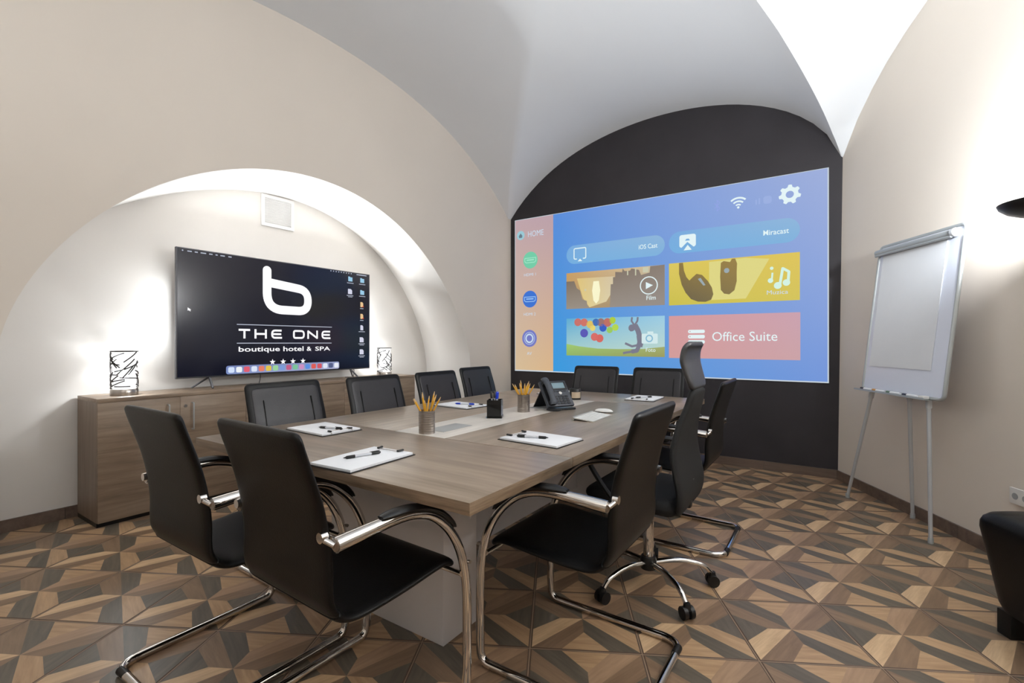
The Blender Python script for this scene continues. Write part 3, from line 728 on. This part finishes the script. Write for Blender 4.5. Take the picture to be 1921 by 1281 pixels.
# status icons
flat(PS, 'wifi_icon', WH, ring(.780,.872,.046,.055,AS,16,48,132) + ring(.780,.872,.029,.037,AS,14,48,132) + ring(.780,.872,.013,.020,AS,10,48,132) + [disc(.780,.874,.006,AS,10)], l3, ST)
gp = []
for k in range(42):
    t = 2*math.pi*k/42; rr = .047 if (k % 6) in (0,1,2) else .036
    gp.append((.910+rr*AS*math.cos(t+.5), .901+rr*math.sin(t+.5)))
gi = []
for k in range(42):
    t0, t1 = 2*math.pi*k/42+.5, 2*math.pi*(k+1)/42+.5; a, b = gp[k], gp[(k+1)%42]
    gi.append([(.910+.017*AS*math.cos(t0), .901+.017*math.sin(t0)), a, b, (.910+.017*AS*math.cos(t1), .901+.017*math.sin(t1))])
flat(PS, 'gear_icon', WH, gi, l3, ST)
flat(PS, 'bluetooth_icon', emit('bt', (140, 158, 220)), stroke([(.715,.912),(.730,.884),(.7225,.870),(.7225,.926),(.730,.912),(.715,.884)], .004, AS), l3, ST)
flat(PS, 'faint_status_icons', emit('bat', (150, 170, 218)), [rrect(.845,.872,.866,.910,.012,AS), rect(.825,.875,.829,.900), rect(.833,.875,.837,.905)], l3, ST)

# ------------------------------------------------------------------ television
ty0, ty1, tz0, tz1 = 1.567, 3.360, .905, 1.895; TXF = -4.056
tv = thing('television', 'large flat television on splayed feet on the cabinet, showing a white hotel logo', 'television', (TXF, ty0, CZ))
TW = ty1-ty0; THh = tz1-tz0; zo = tz0-CZ
MB().box((-.030, 0, zo), (-.002, TW, zo+THh)).build('bezel', M['tvmetal'], tv, bevel=.003)
MB().box((-.058, .25, zo+.06), (-.030, TW-.25, zo+THh*.62)).build('rear_housing', M['tvbody'], tv, bevel=.006)
TVs = Plane2D((0, 0, zo), (0, TW, 0), (0, 0, THh), (1, 0, 0)); AT = THh/TW
MB().box((-.002, .008, zo+.012), (0, TW-.008, zo+THh-.008)).build('screen', M['tvscreen'], tv)
for fy in (.235, TW-.235):
    m = MB(); sgn = -1 if fy < 1 else 1
    m.tube([(-.016, fy, zo+.005), (.085, fy+sgn*.02, .007)], [(.011,.007),(.009,.006)], 8, side=(0,1,0)); m.tube([(-.016, fy, zo+.005), (-.095, fy+sgn*.09, .007)], [(.011,.007),(.009,.006)], 8, side=(0,1,0))
    m.build('foot', M['tvmetal'], tv, smooth=True)
TWh = emit('tv_white', (250, 250, 252), 1.05); TG = emit('tv_grey', (170, 176, 190))
e1, e2, e3 = .0006, .0012, .0018
bpts = arcpath([(.382,.905),(.382,.540),(.602,.540),(.602,.800),(.382,.800)], .17, AT, 12)
lb = arcpath([(.384,.905),(.384,.567),(.600,.567),(.600,.762),(.40,.800)], .145, AT, 14)
flat(TVs, 'logo_mark', TWh, stroke([(.384,.905)] + lb[1:], .077, AT) + [disc(.384,.905,.0385,AT,20)], e1, tv)
flat(TVs, 'logo_rules', TG, [rect(.243,.423,.743,.430), rect(.243,.267,.741,.274)], e1, tv)
sw_ = .017; top, bot = .382, .318; mid = .350
def LS(a, b): return (a, b)
letters = []
letters += stroke([(.251,top),(.303,top)], sw_, AT) + stroke([(.277,top),(.277,bot-.008)], sw_, AT)
letters += stroke([(.328,top+.008),(.328,bot-.008)], sw_, AT) + stroke([(.378,top+.008),(.378,bot-.008)], sw_, AT) + stroke([(.328,mid),(.378,mid)], sw_, AT)
E_ = lambda a: stroke(arcpath([(a+.048,top),(a,top),(a,bot),(a+.050,bot)], .028, AT), sw_, AT) + stroke([(a,mid),(a+.046,mid)], sw_, AT)
letters += E_(.409)
nT = len(letters)
letters += stroke(arcpath([(.522,top),(.577,top),(.577,bot),(.522,bot)], .028, AT, closed=True), sw_, AT)
letters += stroke([(.601,bot-.008),(.601,top),(.653,bot),(.653,top+.008)], sw_, AT)
letters += E_(.684)
flat(TVs, 'logo_word', TWh, letters[:nT], e1, tv); flat(TVs, 'logo_word', TWh, letters[nT:], e1, tv)
text(TVs, 'boutique', TWh, .251, .186, .448, .241, e1, tv, 'logo_caption', .012); text(TVs, 'hotel', TWh, .466, .197, .575, .241, e1, tv, 'logo_caption', .012); text(TVs, '&', TWh, .593, .197, .620, .237, e1, tv, 'logo_caption', .012); text(TVs, 'SPA', TWh, .642, .197, .732, .237, e1, tv, 'logo_caption', .012)
def star(cx_, cy_, r): return [(cx_+(r if k%2==0 else r*.4)*AT*math.sin(math.pi*k/5), cy_+(r if k%2==0 else r*.4)*math.cos(math.pi*k/5)) for k in range(10)]
for sx in (.411, .465, .517, .572): flat(TVs, 'logo_star', TWh, [star(sx, .104, .028)], e1, tv)
flat(TVs, 'dock', emit_grad('dock', ((120, 140, 190), (170, 175, 205), (110, 125, 175), (140, 150, 190))), [rrect(.196,.016,.789,.086,.018,AT)], e2, tv, (.196,.016,.789,.086))
dcol = [(205,220,245),(232,236,240),(216,90,110),(214,222,240),(224,120,96),(220,190,70),(150,206,150),(120,150,210),(190,90,130),(120,190,150),(200,140,190),(90,140,220),(216,90,84),(206,84,96),(220,226,240),(80,90,130),(226,230,240)]
for k, c_ in enumerate(dcol):
    a = .205 + k*.0345; flat(TVs, 'dock_icon', emit('dock_icon', c_), [rrect(a,.028,a+.027,.074,.012,AT,4)], e3, tv)
fold = emit('tv_folder', (150, 196, 222)); docm = emit('tv_doc', (206, 208, 226)); ora = emit('tv_img', (226, 190, 140)); redm = emit('tv_red', (200, 70, 50))
for (a, b, kk_) in ((.863,.925,'f'),(.945,.925,'f'),(.861,.797,'d'),(.945,.800,'f'),(.942,.672,'i'),(.942,.549,'i'),(.942,.430,'l'),(.941,.304,'d'),(.941,.178,'d')):
    w_ = .014 if kk_ in 'fd' else .010
    pl = [(a-w_,b-.024),(a+w_,b-.024),(a+w_,b+.018),(a,b+.018),(a-.003,b+.024),(a-w_,b+.024)] if kk_ == 'f' else [(a-w_,b-.026),(a+w_,b-.026),(a+w_,b+.012),(a+w_*.4,b+.026),(a-w_,b+.026)]
    flat(TVs, 'desktop_icon', fold if kk_ == 'f' else ora if kk_ == 'i' else docm, [pl], e1, tv)
    if kk_ == 'i': flat(TVs, 'icon_badge', redm, [[(a+.002,b-.026),(a+.014,b-.026),(a+.012,b-.008)]], e2, tv)
    flat(TVs, 'icon_caption', TG, [rect(a-.022 if kk_ != 'i' else a-.012, b-.045, a+.022 if kk_ != 'i' else a+.012, b-.038)] + ([rect(a-.014,b-.058,a+.016,b-.052)] if kk_ in 'd' else []), e1, tv)
mm = [disc(.023,.977,.006,AT,10)]
for a, w_ in ((.041,.017),(.069,.012),(.092,.022),(.126,.014),(.152,.009),(.172,.019),(.206,.014)): mm.append(rect(a, .972, a+w_, .981))
for k in range(9): a = .734+k*.0165; mm.append(rect(a, .976, a+.006, .986))
mm.append(rect(.905,.975,.975,.984))
flat(TVs, 'menu_bar', TG, mm, e1, tv)
flat(TVs, 'mouse_pointer', TWh, [[(.042,.545),(.042,.520),(.047,.524),(.051,.516),(.054,.518),(.051,.527),(.056,.528)]], e1, tv)
for (yy, lab) in ((ty0+.63, 'thin black cable hanging from the television underside to the cabinet, under the logo'), (ty1-.20, 'thin black cable hanging behind the right foot of the television')):
    o = MB().tube(catmull([(-4.095, yy, .97), (-4.06, yy+.002, .90), (-4.05, yy-.012, .84), (-4.06, yy-.02, CZ+.003), (-4.16, yy-.03, CZ+.003)], 5), .003, 6).build('television_cable', M['plastic'], smooth=True)
    tag(o, lab, 'cable', 'television cables')

# light bar glued behind the television
lb_ = thing('light_bar', 'slim white light bar fixed along the back of the television', 'light', (-4.112, 2.47, 1.872))
MB().box((-.018, -.80, -.02), (.018, .80, .020)).build('housing', M['alu'], lb_, bevel=.002)

# ------------------------------------------------------------------ lattice table lamps
def lamp(loc, seed, label):
    l = thing('table_lamp', label, 'lamp', loc, 0, 'lattice table lamps on the cabinet')
    r_ = .074; rn = random.Random(seed)
    MB().lathe([(0,0),(r_+.003,0),(r_+.004,.006),(r_+.004,.034),(r_,.042),(0,.042)], 28).build('lamp_base', M['steel'], l, smooth=True)
    m = MB()
    m.lathe([(r_-.011,.04),(r_-.010,.06),(r_-.010,.292),(r_-.014,.296)], 24).build('glass_shade', M['glow'], l, smooth=True)
    m = MB()
    for zz in (.298,):
        m.tube([(r_*math.cos(2*math.pi*k/28), r_*math.sin(2*math.pi*k/28), zz) for k in range(28)], .004, 6, closed=True)
    for i in range(46):
        a = rn.uniform(0, 2*math.pi); z = rn.uniform(.045, .25); da = rn.choice((-1,1))*rn.uniform(.5, 1.7); dz = rn.uniform(-.09, .12)
        z2 = min(.297, max(.043, z+dz)); pts = [(r_*math.cos(a+da*t), r_*math.sin(a+da*t), z+(z2-z)*t) for t in [k/8 for k in range(9)]]
        m.tube(pts, .0040, 6)
    m.build('wire_lattice', M['steeldark'], l, smooth=True)
    lt = light('lamp_bulb', 'POINT', (0, 0, .15), 12, LW, shadow_soft_size=.022); lt.parent = l
    return l
lamp((-4.03, 1.245, CZ), 3, 'cylindrical twig-lattice table lamp glowing at the left end of the cabinet')
lamp((-4.03, 3.535, CZ), 8, 'cylindrical twig-lattice table lamp glowing right of the television')

# ------------------------------------------------------------------ things on the table
def clipboard(x, y, rz, label):
    """long axis along local +X, clip at +X"""
    c = thing('clipboard', label, 'clipboard', (x, y, TZ+.0004), rz, 'clipboards with white paper on the table')
    MB().box((-.155,-.108,0),(.155,.108,.003)).build('board', M['plastic'], c, bevel=.001)
    MB().box((-.150,-.103,.003),(.146,.103,.011)).build('paper_pad', M['whitepaper'], c, bevel=.0008)
    m = MB().tube(fillet([(.150,-.055,.006),(.140,-.055,.016),(.120,-.045,.0145),(.120,.045,.0145),(.140,.055,.016),(.150,.055,.006)], .01, 3), .0014, 6)
    m.build('wire_clip', M['steel'], c, smooth=True)
    for s in (-1,1): MB().tube([(.118,s*.052,.0155),(.142,s*.056,.0165)], [(.007,.004),(.006,.004)], 8, side=(0,1,0)).build('clip_knob', M['plastic'], c, smooth=True)
    return c
def pen(x, y, rz, label, cap='plastic', body='clearp', z=TZ+.011):
    p = thing('ballpoint_pen', label, 'pen', (x, y, z+.0065), rz, 'pens lying on the clipboards')
    MB().tube([(-.030,0,0),(.040,0,0)], .0045, 10).build('barrel', M[body], p, smooth=True)
    MB().tube([(-.070,0,0),(-.062,0,0),(-.058,0,0),(-.028,0,0)], [.0012,.0030,.0058,.0062], 10).build('grip', M[cap], p, smooth=True)
    m = MB().tube([(.036,0,0),(.066,0,0),(.072,0,0)], [.0058,.0056,.003], 10)
    m.box((.030,-.0015,.0062),(.068,.0015,.0078)); m.build('cap', M[cap], p, smooth=True)
    return p
pads = [(-2.07, 1.435, R(-2), 'clipboard on the table before the nearest cabinet-side chair', 'black pen lying on the clipboard before the nearest cabinet-side chair', 'plastic', (.06, -.005, R(15))),
 (-1.42, 1.150, R(93), 'clipboard at the near table edge in front of the large foreground chair', 'black pen on the clipboard at the near table edge', 'plastic', (.0, .01, R(-18))),
 (-1.065, 1.815, R(176), 'clipboard on the right side of the table beside the table seam', 'black pen on the clipboard at the right side of the table', 'plastic', (.02, .03, R(20))),
 (-2.08, 2.49, R(-4), 'clipboard behind the nearest pencil cup, before the third cabinet-side chair', 'dark blue pen on the clipboard behind the nearest pencil cup', 'blue', (.03, .0, R(20))),
 (-1.18, 3.57, R(-88), 'clipboard at the far table end before the right-hand far chair', 'black pen on the far right clipboard', 'plastic', (.03, .0, R(140))),
 (-1.93, 3.57, R(-92), 'clipboard at the far table end, half hidden behind the desk phone', None, 'plastic', None)]
for x, y, rz, lb1, lb2, cap, pp in pads:
    clipboard(x, y, rz, lb1)
    if lb2:
        ca, sa = math.cos(rz), math.sin(rz)
        pen(x+pp[0]*ca-pp[1]*sa, y+pp[0]*sa+pp[1]*ca, rz+pp[2], lb2, cap)
def pencil_mesh():
    return None
def cup(x, y, label, seed, plab, grp, n=10):
    c = thing('pencil_cup', label, 'pencil cup', (x, y, TZ), 0, 'ribbed metal pencil cups')
    prof = [(0,0),(.0385,0)]
    for k in range(9):
        z = .003+k*.0112; prof += [(.0385,z),(.0385,z+.0082),(.0368,z+.0094),(.0368,z+.0104)]
    prof += [(.0385,.104),(.0385,.108),(.0365,.108),(.0365,.006),(0,.006)]
    MB().lathe(prof, 30).build('ribbed_body', M['steel'], c, smooth=True)
    rn = random.Random(seed)
    for k in range(n):
        a = 2*math.pi*(k+.25*rn.random())/n; L_ = rn.uniform(.178, .196); inner = (k % 3 == 1)
        rb = .004 if inner else .023; rt = .018 if inner else .0325
        bx, by = -rb*math.cos(a), -rb*math.sin(a)
        dv = Vector((rt*math.cos(a+.35)-bx, rt*math.sin(a+.35)-by, .097)).normalized(); dx, dy, dz = dv
        p = thing('pencil', plab, 'pencil', (x+bx, y+by, TZ+.009), 0, grp)
        q = lambda t: (dx*t, dy*t, dz*t)
        MB().tube([q(0), q(L_-.022)], .0038, 6).build('shaft', M['yellow'], p)
        MB().tube([q(L_-.022), q(L_-.004)], [.0038,.0013], 6).build('wood_cone', M['ywood'], p)
        MB().tube([q(L_-.004), q(L_)], [.0013,.0002], 6).build('lead_tip', M['graph'], p)
cup(-1.597, 1.660, 'ribbed steel pencil cup nearest the camera, on the near end of the inlay', 5, 'sharpened yellow pencil standing in the nearest pencil cup', 'yellow pencils in the nearest cup', 10)
cup(-1.590, 2.505, 'ribbed steel pencil cup beside the desk phone', 11, 'sharpened yellow pencil standing in the pencil cup beside the phone', 'yellow pencils in the cup beside the phone', 11)
# acrylic pen holder
h = thing('pen_holder', 'square clear acrylic pen holder with black insert, between the two pencil cups', 'pen holder', (-1.607, 2.225, TZ), R(28))
m = MB(); m.box((-.045,-.045,0),(.045,.045,.010)); m.build('acrylic_base', M['acrylic'], h, bevel=.001)
m = MB()
for a, b in (((-.041,-.041,.0105),(.041,-.038,.102)), ((-.041,.038,.0105),(.041,.041,.102)), ((-.041,-.038,.0105),(-.038,.038,.102)), ((.038,-.038,.0105),(.041,.038,.102)), ((-.038,-.038,.0105),(.038,.038,.0125))): m.box(a, b)
m.build('black_insert', M['blackglass'], h)
for k, (dx, dy, mat, lb) in enumerate(((.012,.006,'blue','blue pen standing in the acrylic holder, right of the black pen'), (.020,-.012,'blue','bright blue pen at the right rim of the acrylic holder'), (-.012,.012,'plastic','black pen standing in the acrylic holder, behind its left side'), (-.018,-.008,'plastic','black-capped pen at the left rim of the acrylic holder'))):
    p = thing('standing_pen', lb, 'pen', (-1.607+dx*.5, 2.225+dy*.5, TZ+.0125), 0, 'pens in the acrylic holder')
    q = lambda t: (dx*t*5, dy*t*5, t)
    MB().tube([q(0), q(.10)], .0045, 8).build('barrel', M['clearp'], p, smooth=True)
    MB().tube([q(.096), q(.130), q(.136)], [.0072,.0072,.004], 8).build('cap', M[mat], p, smooth=True)
    MB().tube([(dx*.5+.006,dy*.5,.098),(dx*.62+.006,dy*.62,.124)], .0016, 6).build('pocket_clip', M[mat], p, smooth=True)
# desk phone
ph = thing('desk_phone', 'charcoal grey office desk phone propped on its stand on the inlay', 'phone', (-1.475, 2.72, TZ+.0012), R(62))
# local: +X width (right of user), user sits towards -Y
tl = R(52); Mx = Matrix.Translation((0, -.055, .022)) @ Matrix.Rotation(tl, 4, 'X')
def tb2(a, b, name, mat, bev=.003, par=ph): return MB().box(a, b, Mx).build(name, M[mat], par, bevel=bev)
tb2((-.100,0,-.014),(.100,.190,.008), 'phone_body', 'phone', .007)
tb2((-.092,.012,.008),(-.045,.178,.014), 'handset_cradle', 'phonedark', .003)
hp_ = catmull([(-.070,.004,.030),(-.070,.03,.040),(-.070,.10,.046),(-.070,.165,.040),(-.070,.192,.030)], 6)
hs = MB().tube([Mx @ p for p in hp_], [(.026,.014)]*6+[(.021,.012)]*(len(hp_)-12)+[(.026,.014)]*6, 12, side=(1,0,0)); hs.build('handset', M['phone'], ph, smooth=True)
for yy in (.018, .168): tb2((-.090,yy-.014,.012),(-.048,yy+.014,.034), 'handset_cup', 'phonedark', .005)
tb2((-.028,.120,.008),(.090,.180,.013), 'display_bezel', 'phonedark', .003)
tb2((-.018,.128,.013),(.074,.170,.0138), 'display', 'lcd', .0003)
m = MB()
for r_ in range(4):
    for c_ in range(3): m.box((.000+c_*.026,.012+r_*.017,.008),(.019+c_*.026,.023+r_*.017,.0115), Mx)
m.build('keypad', M['phonedark'], ph)
m = MB()
for c_ in range(4): m.box((-.022+c_*.026,.104,.008),(-.004+c_*.026,.112,.0105), Mx)
for r_ in range(4): m.box((-.024,.012+r_*.017,.008),(-.008,.023+r_*.017,.0105), Mx)
m.build('function_keys', M['phonedark'], ph)
MB().lathe([(0,.0),(.011,.0),(.011,.004),(0,.004)], 18, mat=Mx @ Matrix.Translation((.025,.093,.008))).build('navigation_key', M['alu'], ph, smooth=True)
m = MB(); a = Mx @ Vector((-.08,.15,-.012)); b = Mx @ Vector((.08,.15,-.012)); m.add([a, b, (.08,.150,0), (-.08,.150,0), a+Vector((0,.008,0)), b+Vector((0,.008,0)), (.08,.160,0), (-.08,.160,0)], [(0,1,2,3),(4,7,6,5),(0,4,5,1),(3,2,6,7),(0,3,7,4),(1,5,6,2)])
m.build('stand', M['phonedark'], ph)
MB().box((-.098,-.075,0),(.098,-.03,.012)).build('front_foot', M['phonedark'], ph, bevel=.004)
cp = []
for k in range(90):
    t = k/89; a = t*2*math.pi*13; cp.append((-.085+.06*t+.004*math.cos(a), -.085+.004*math.sin(a)-.012*math.sin(math.pi*t), .0062+.0035*math.sin(a+1)))
MB().tube(cp, .0016, 5).build('coiled_cord', M['phonedark'], ph, smooth=True)
# black cylinder pot with label
c = thing('black_jar', 'small black cylindrical jar with a beige label, behind the desk phone', 'jar', (-1.61, 3.26, TZ))
MB().lathe([(0,0),(.042,0),(.043,.004),(.043,.078),(.040,.082),(.037,.080),(.036,.074),(0,.074)], 28).build('jar_body', M['plastic'], c, smooth=True)
m = MB(); lab_v = []; n0 = 8
for k in range(n0+1):
    a = R(-100+100*k/n0); lab_v += [(.0436*math.cos(a), .0436*math.sin(a), .014), (.0436*math.cos(a), .0436*math.sin(a), .058), (.0431*math.cos(a), .0431*math.sin(a), .014), (.0431*math.cos(a), .0431*math.sin(a), .058)]
m.add(lab_v, [(4*k, 4*k+4, 4*k+5, 4*k+1) for k in range(n0)] + [(4*k+2, 4*k+3, 4*k+7, 4*k+6) for k in range(n0)]); m.build('jar_label', M['amber'], c, smooth=True)
# keyboard and mouse
kb = thing('keyboard', 'small white wireless keyboard on the right side of the table', 'keyboard', (-1.131, 2.512, TZ), R(92))
# local X = length, +Y = back edge towards the room centre
ty_ = Matrix.Rotation(R(5), 4, 'X')
Mk = Matrix.Translation((0,0,.006)) @ ty_
MB().box((-.14,-.062,-.001),(.14,.058,.003), Mk).build('keyboard_tray', M['alu'], kb, bevel=.001)
MB().cyl((-.14,.060,.0105),(.14,.060,.0105), .0092, n=16).build('battery_tube', M['alu'], kb, smooth=True)
m = MB()
for r_ in range(6):
    n_k = 14 if r_ else 7
    for k in range(14):
        if r_ == 0 and 4 <= k <= 8: continue
        x0 = -.137+k*.0196; m.box((x0,-.058+r_*.0185,.003),(x0+.0165,-.058+r_*.0185+.0155,.0055), Mk)
m.box((-.0586,-.058,.003),(.0359,-.0425,.0055), Mk)
m.build('keys', M['keys'], kb)
ms = thing('computer_mouse', 'white oval computer mouse beside the keyboard', 'mouse', (-1.165, 2.755, TZ), R(8))
m = MB(); vs = []; NU, NV = 18, 8
for i in range(NV+1):
    f = math.pi/2*i/NV
    for k in range(NU):
        a = 2*math.pi*k/NU; vs.append((.057*math.cos(a)*math.cos(f)**.7 if i < NV else 0, .030*math.sin(a)*math.cos(f)**.7 if i < NV else 0, .005+.018*math.sin(f)))
fs = [(i*NU+k, i*NU+(k+1)%NU, (i+1)*NU+(k+1)%NU, (i+1)*NU+k) for i in range(NV) for k in range(NU)] + [tuple(range(NU-1,-1,-1))]
m.add(vs, fs).build('mouse_shell', M['keys'], ms, smooth='all')
MB().lathe([(0,0),(.02,0),(.022,.005),(0,.005)], 20).build('mouse_base', M['grommet'], ms, smooth=True)

# ------------------------------------------------------------------ flip chart
yaw, lean = .49380687, .12020511
fd = Vector((math.sin(yaw), -math.cos(yaw), 0)); fn = Vector((math.cos(yaw), math.sin(yaw), 0))
fup = Vector((0,0,1))*math.cos(lean) + fn*math.sin(lean); fout = fd.cross(fup).normalized()
if fout.dot(fn) > 0: fout = -fout
fb = Vector((.35650, 3.96371, .8474)); FWd, FH = .7265, 1.0195
fc = thing('flip_chart', 'white flip chart easel with blank paper standing by the right wall', 'flip chart', (fb.x, fb.y, 0))
o0 = Vector(fc.location)
def F(u, v, w_=0): return fb + fd*u + fup*v + fout*w_ - o0
def fbox(name, u0, v0, w0, u1, v1, w1, mat, bev=.0):
    m = MB(); vs = [F(u,v,w_) for w_ in (w0,w1) for (u,v) in ((u0,v0),(u1,v0),(u1,v1),(u0,v1))]
    m.add(vs, [(0,3,2,1),(4,5,6,7),(0,1,5,4),(1,2,6,5),(2,3,7,6),(3,0,4,7)]); return m.build(name, mat, fc, bevel=bev)
hw = FWd/2
fbox('writing_board', -hw+.006, .006, -.006, hw-.006, FH-.006, .001, M['board'])
m = MB(); rim = [(-hw,.0),(hw,.0),(hw,FH),(-hw,FH)]
pts = [F(u, v, -.003) for u, v in rim]
P_ = fillet([tuple((pts[0]+pts[1])/2)] + [tuple(p) for p in (pts[1], pts[2], pts[3], pts[0])] + [tuple((pts[0]+pts[1])/2)], .035, 6)
m.tube(P_[:-1], .011, 10, closed=True); m.build('board_rim', M['greymetal'], fc, smooth=True)
fbox('paper_sheet', -hw+.05, .165, .002, hw-.115, FH-.05, .006, M['padpaper'])
MB().tube([F(-hw+.005, FH-.045, .022), F(hw-.055, FH-.045, .022)], .021, 14).build('clamp_bar', M['greymetal'], fc, smooth=True)
MB().tube([F(-hw+.005, FH-.066, .030), F(hw-.055, FH-.066, .030)], .009, 10).build('clamp_lip', M['greymetal'], fc, smooth=True)
MB().tube([F(hw-.055, FH-.045, .022), F(hw-.035, FH-.045, .022)], .026, 14).build('clamp_knob', M['legmetal'], fc, smooth=True)
m = MB(); m.add([F(u, v, w_) for (v, w_) in ((-.004,.0),(-.012,.0),(-.012,.055),(-.004,.055),(.002,.058),(-.004,.058)) for u in (-hw-.01, hw-.06)], [(0,1,3,2),(2,3,5,4),(4,5,7,6),(6,7,9,8)])
fbox('pen_tray', -hw-.012, -.014, .004, hw-.075, -.009, .050, M['greymetal'])
fbox('tray_lip', -hw-.012, -.014, .050, hw-.075, -.002, .053, M['greymetal'])
tops = [F(-hw+.09, -.01, -.012), F(.24, -.01, -.012), F(.02, .02, -.05)]
feet = [Vector((.098, 4.443, .0)), Vector((.481, 3.70, .0)), Vector((.449, 4.16, .0))]
for tp, ft in zip(tops, feet):
    ft = ft - o0; ft2 = ft + (tp-ft)*.0
    lg = MB().tube([ft+Vector((0,0,.012)), tp], [.0105, .0115], 12).build('leg', M['legmetal'], fc, smooth=True)
    dd = (tp-ft).normalized(); MB().tube([tp-dd*.05, tp-dd*.002], .0155, 12).build('leg_collar', M['legmetal'], lg, smooth=True)
    MB().lathe([(0,0),(.014,0),(.014,.03),(.011,.034),(0,.034)], 14, c=tuple(ft)).build('rubber_foot', M['greymetal'], lg, smooth=True)
for k, (u, capc, lb) in enumerate(((-.30,'cap_black','black-capped marker at the far left of the flip chart tray'), (-.17,'cap_orange','orange-capped marker on the flip chart tray, second from the left'), (-.03,'cap_green','green-capped marker in the middle of the flip chart tray'), (.12,'cap_blue','dark-blue-capped marker on the flip chart tray, right of the green one'))):
    if capc not in M: M[capc] = plain(capc, {'cap_black':(40,42,44),'cap_orange':(214,150,60),'cap_green':(80,110,90),'cap_blue':(50,55,80)}[capc], .4)
    mk = thing('marker_pen', lb, 'marker', tuple(fb + fd*u + fup*(.0012) + fout*.028), 0, 'markers on the flip chart tray')
    MB().tube([-fd*.0, fd*.085], .0082, 12).build('marker_barrel', M['whitepaper'], mk, smooth=True)
    MB().tube([-fd*.035, -fd*.0], .0086, 12).build('marker_cap', M[capc], mk, smooth=True)
er = MB().box((-.02,-.018,0),(.02,.018,.018)).build('magnet_eraser', M['plug'], bevel=.003)
er.location = fb + fd*.255 + fup*(-.008) + fout*.028; er.rotation_euler = (0, 0, math.atan2(fd.y, fd.x)); tag(er, 'small white eraser block with dots at the right of the chart tray', 'eraser')

# ------------------------------------------------------------------ pouf, torchiere, sockets
pa = R(28.7); pc = Vector((.83, 2.645, 0))
pf = thing('pouf', 'black leather tapered pouf at the right edge of the picture', 'pouf', tuple(pc), pa)
bm = bmesh.new()
lv = [(.0,.205,.10),(.0,.215,.13),(.0,.235,.28),(.0,.255,.42),(.0,.254,.445),(.0,.248,.463),(.0,.234,.479),(.0,.210,.489),(.0,.10,.494)]
rg = []
for _, hw_, z in lv:
    r_ = [bm.verts.new((a, b, z)) for a, b in [(v.x, v.y) for v in fillet([(0,-hw_,0),(hw_,-hw_,0),(hw_,hw_,0),(-hw_,hw_,0),(-hw_,-hw_,0),(0,-hw_,0)], .075, 7)[:-1]]]
    rg.append(r_)
for i in range(len(rg)-1):
    n_k = len(rg[i])
    for k in range(n_k): bm.faces.new((rg[i][k], rg[i][(k+1)%n_k], rg[i+1][(k+1)%n_k], rg[i+1][k]))
bm.faces.new(rg[-1]); bm.faces.new(list(reversed(rg[0])))
me = bpy.data.meshes.new('cushion'); bm.to_mesh(me); bm.free(); obj('cushion', me, M['leather'], pf, smooth=True)
for sx_ in (-1,1):
    for sy_ in (-1,1): MB().box((sx_*.17-.03, sy_*.17-.03, 0), (sx_*.17+.03, sy_*.17+.03, .10)).build('leg', M['plastic'], pf, bevel=.004)
def torch(loc, label, unseen=False):
    tl_ = thing('torchiere', label, 'floor lamp', loc, 0, 'black uplighter floor lamps')
    MB().lathe([(0,1.732),(.03,1.732),(.09,1.744),(.135,1.763),(.160,1.785),(.167,1.802),(.163,1.802),(.154,1.789),(.130,1.771),(.09,1.754),(.03,1.745),(0,1.744)], 40).build('lamp_bowl', M['plastic'], tl_, smooth=True)
    MB().lathe([(0,1.750),(.10,1.762),(.10,1.766),(0,1.764)], 30).build('bowl_diffuser', M['bowlglow'], tl_, smooth=True)
    MB().cyl((0,0,.02),(0,0,1.734), .011, n=14).build('pole', M['plastic'], tl_, smooth=True)
    MB().lathe([(0,0),(.10,0),(.10,.012),(.05,.024),(.012,.03),(0,.03)], 34).build('foot', M['plastic'], tl_, smooth=True)
torch((.793, 3.05, 0), 'black bowl uplighter floor lamp between flip chart and pouf')
def socket(loc, yaw_, label):
    s = thing('wall_socket', label, 'socket', loc, yaw_, 'wall sockets')
    MB().box((-.06,-.012,-.042),(.06,0,.042)).build('socket_plate', M['plug'], s, bevel=.003)
    m = MB()
    for u in (-.028, .028): m.cyl((u,-.0128,0),(u,-.0118,0), .017, n=18)
    m.build('outlets', M['grommet'], s, smooth=True)
ys = 3.535; socket((xwall(ys)-.006, ys, .372), math.atan2(-.88, .474), 'white double wall socket low on the right wall above the pouf')
sk = thing('wall_socket', 'small white square socket on the black wall right of the chairs', 'socket', (-.92, YB, .43), 0, 'wall sockets')
MB().box((-.030,-.010,-.030),(.030,0,.030)).build('socket_plate', M['plug'], sk, bevel=.002)
MB().cyl((0,-.0108,0),(0,-.0098,0), .012, n=16).build('outlet', M['plastic'], sk, smooth=True)
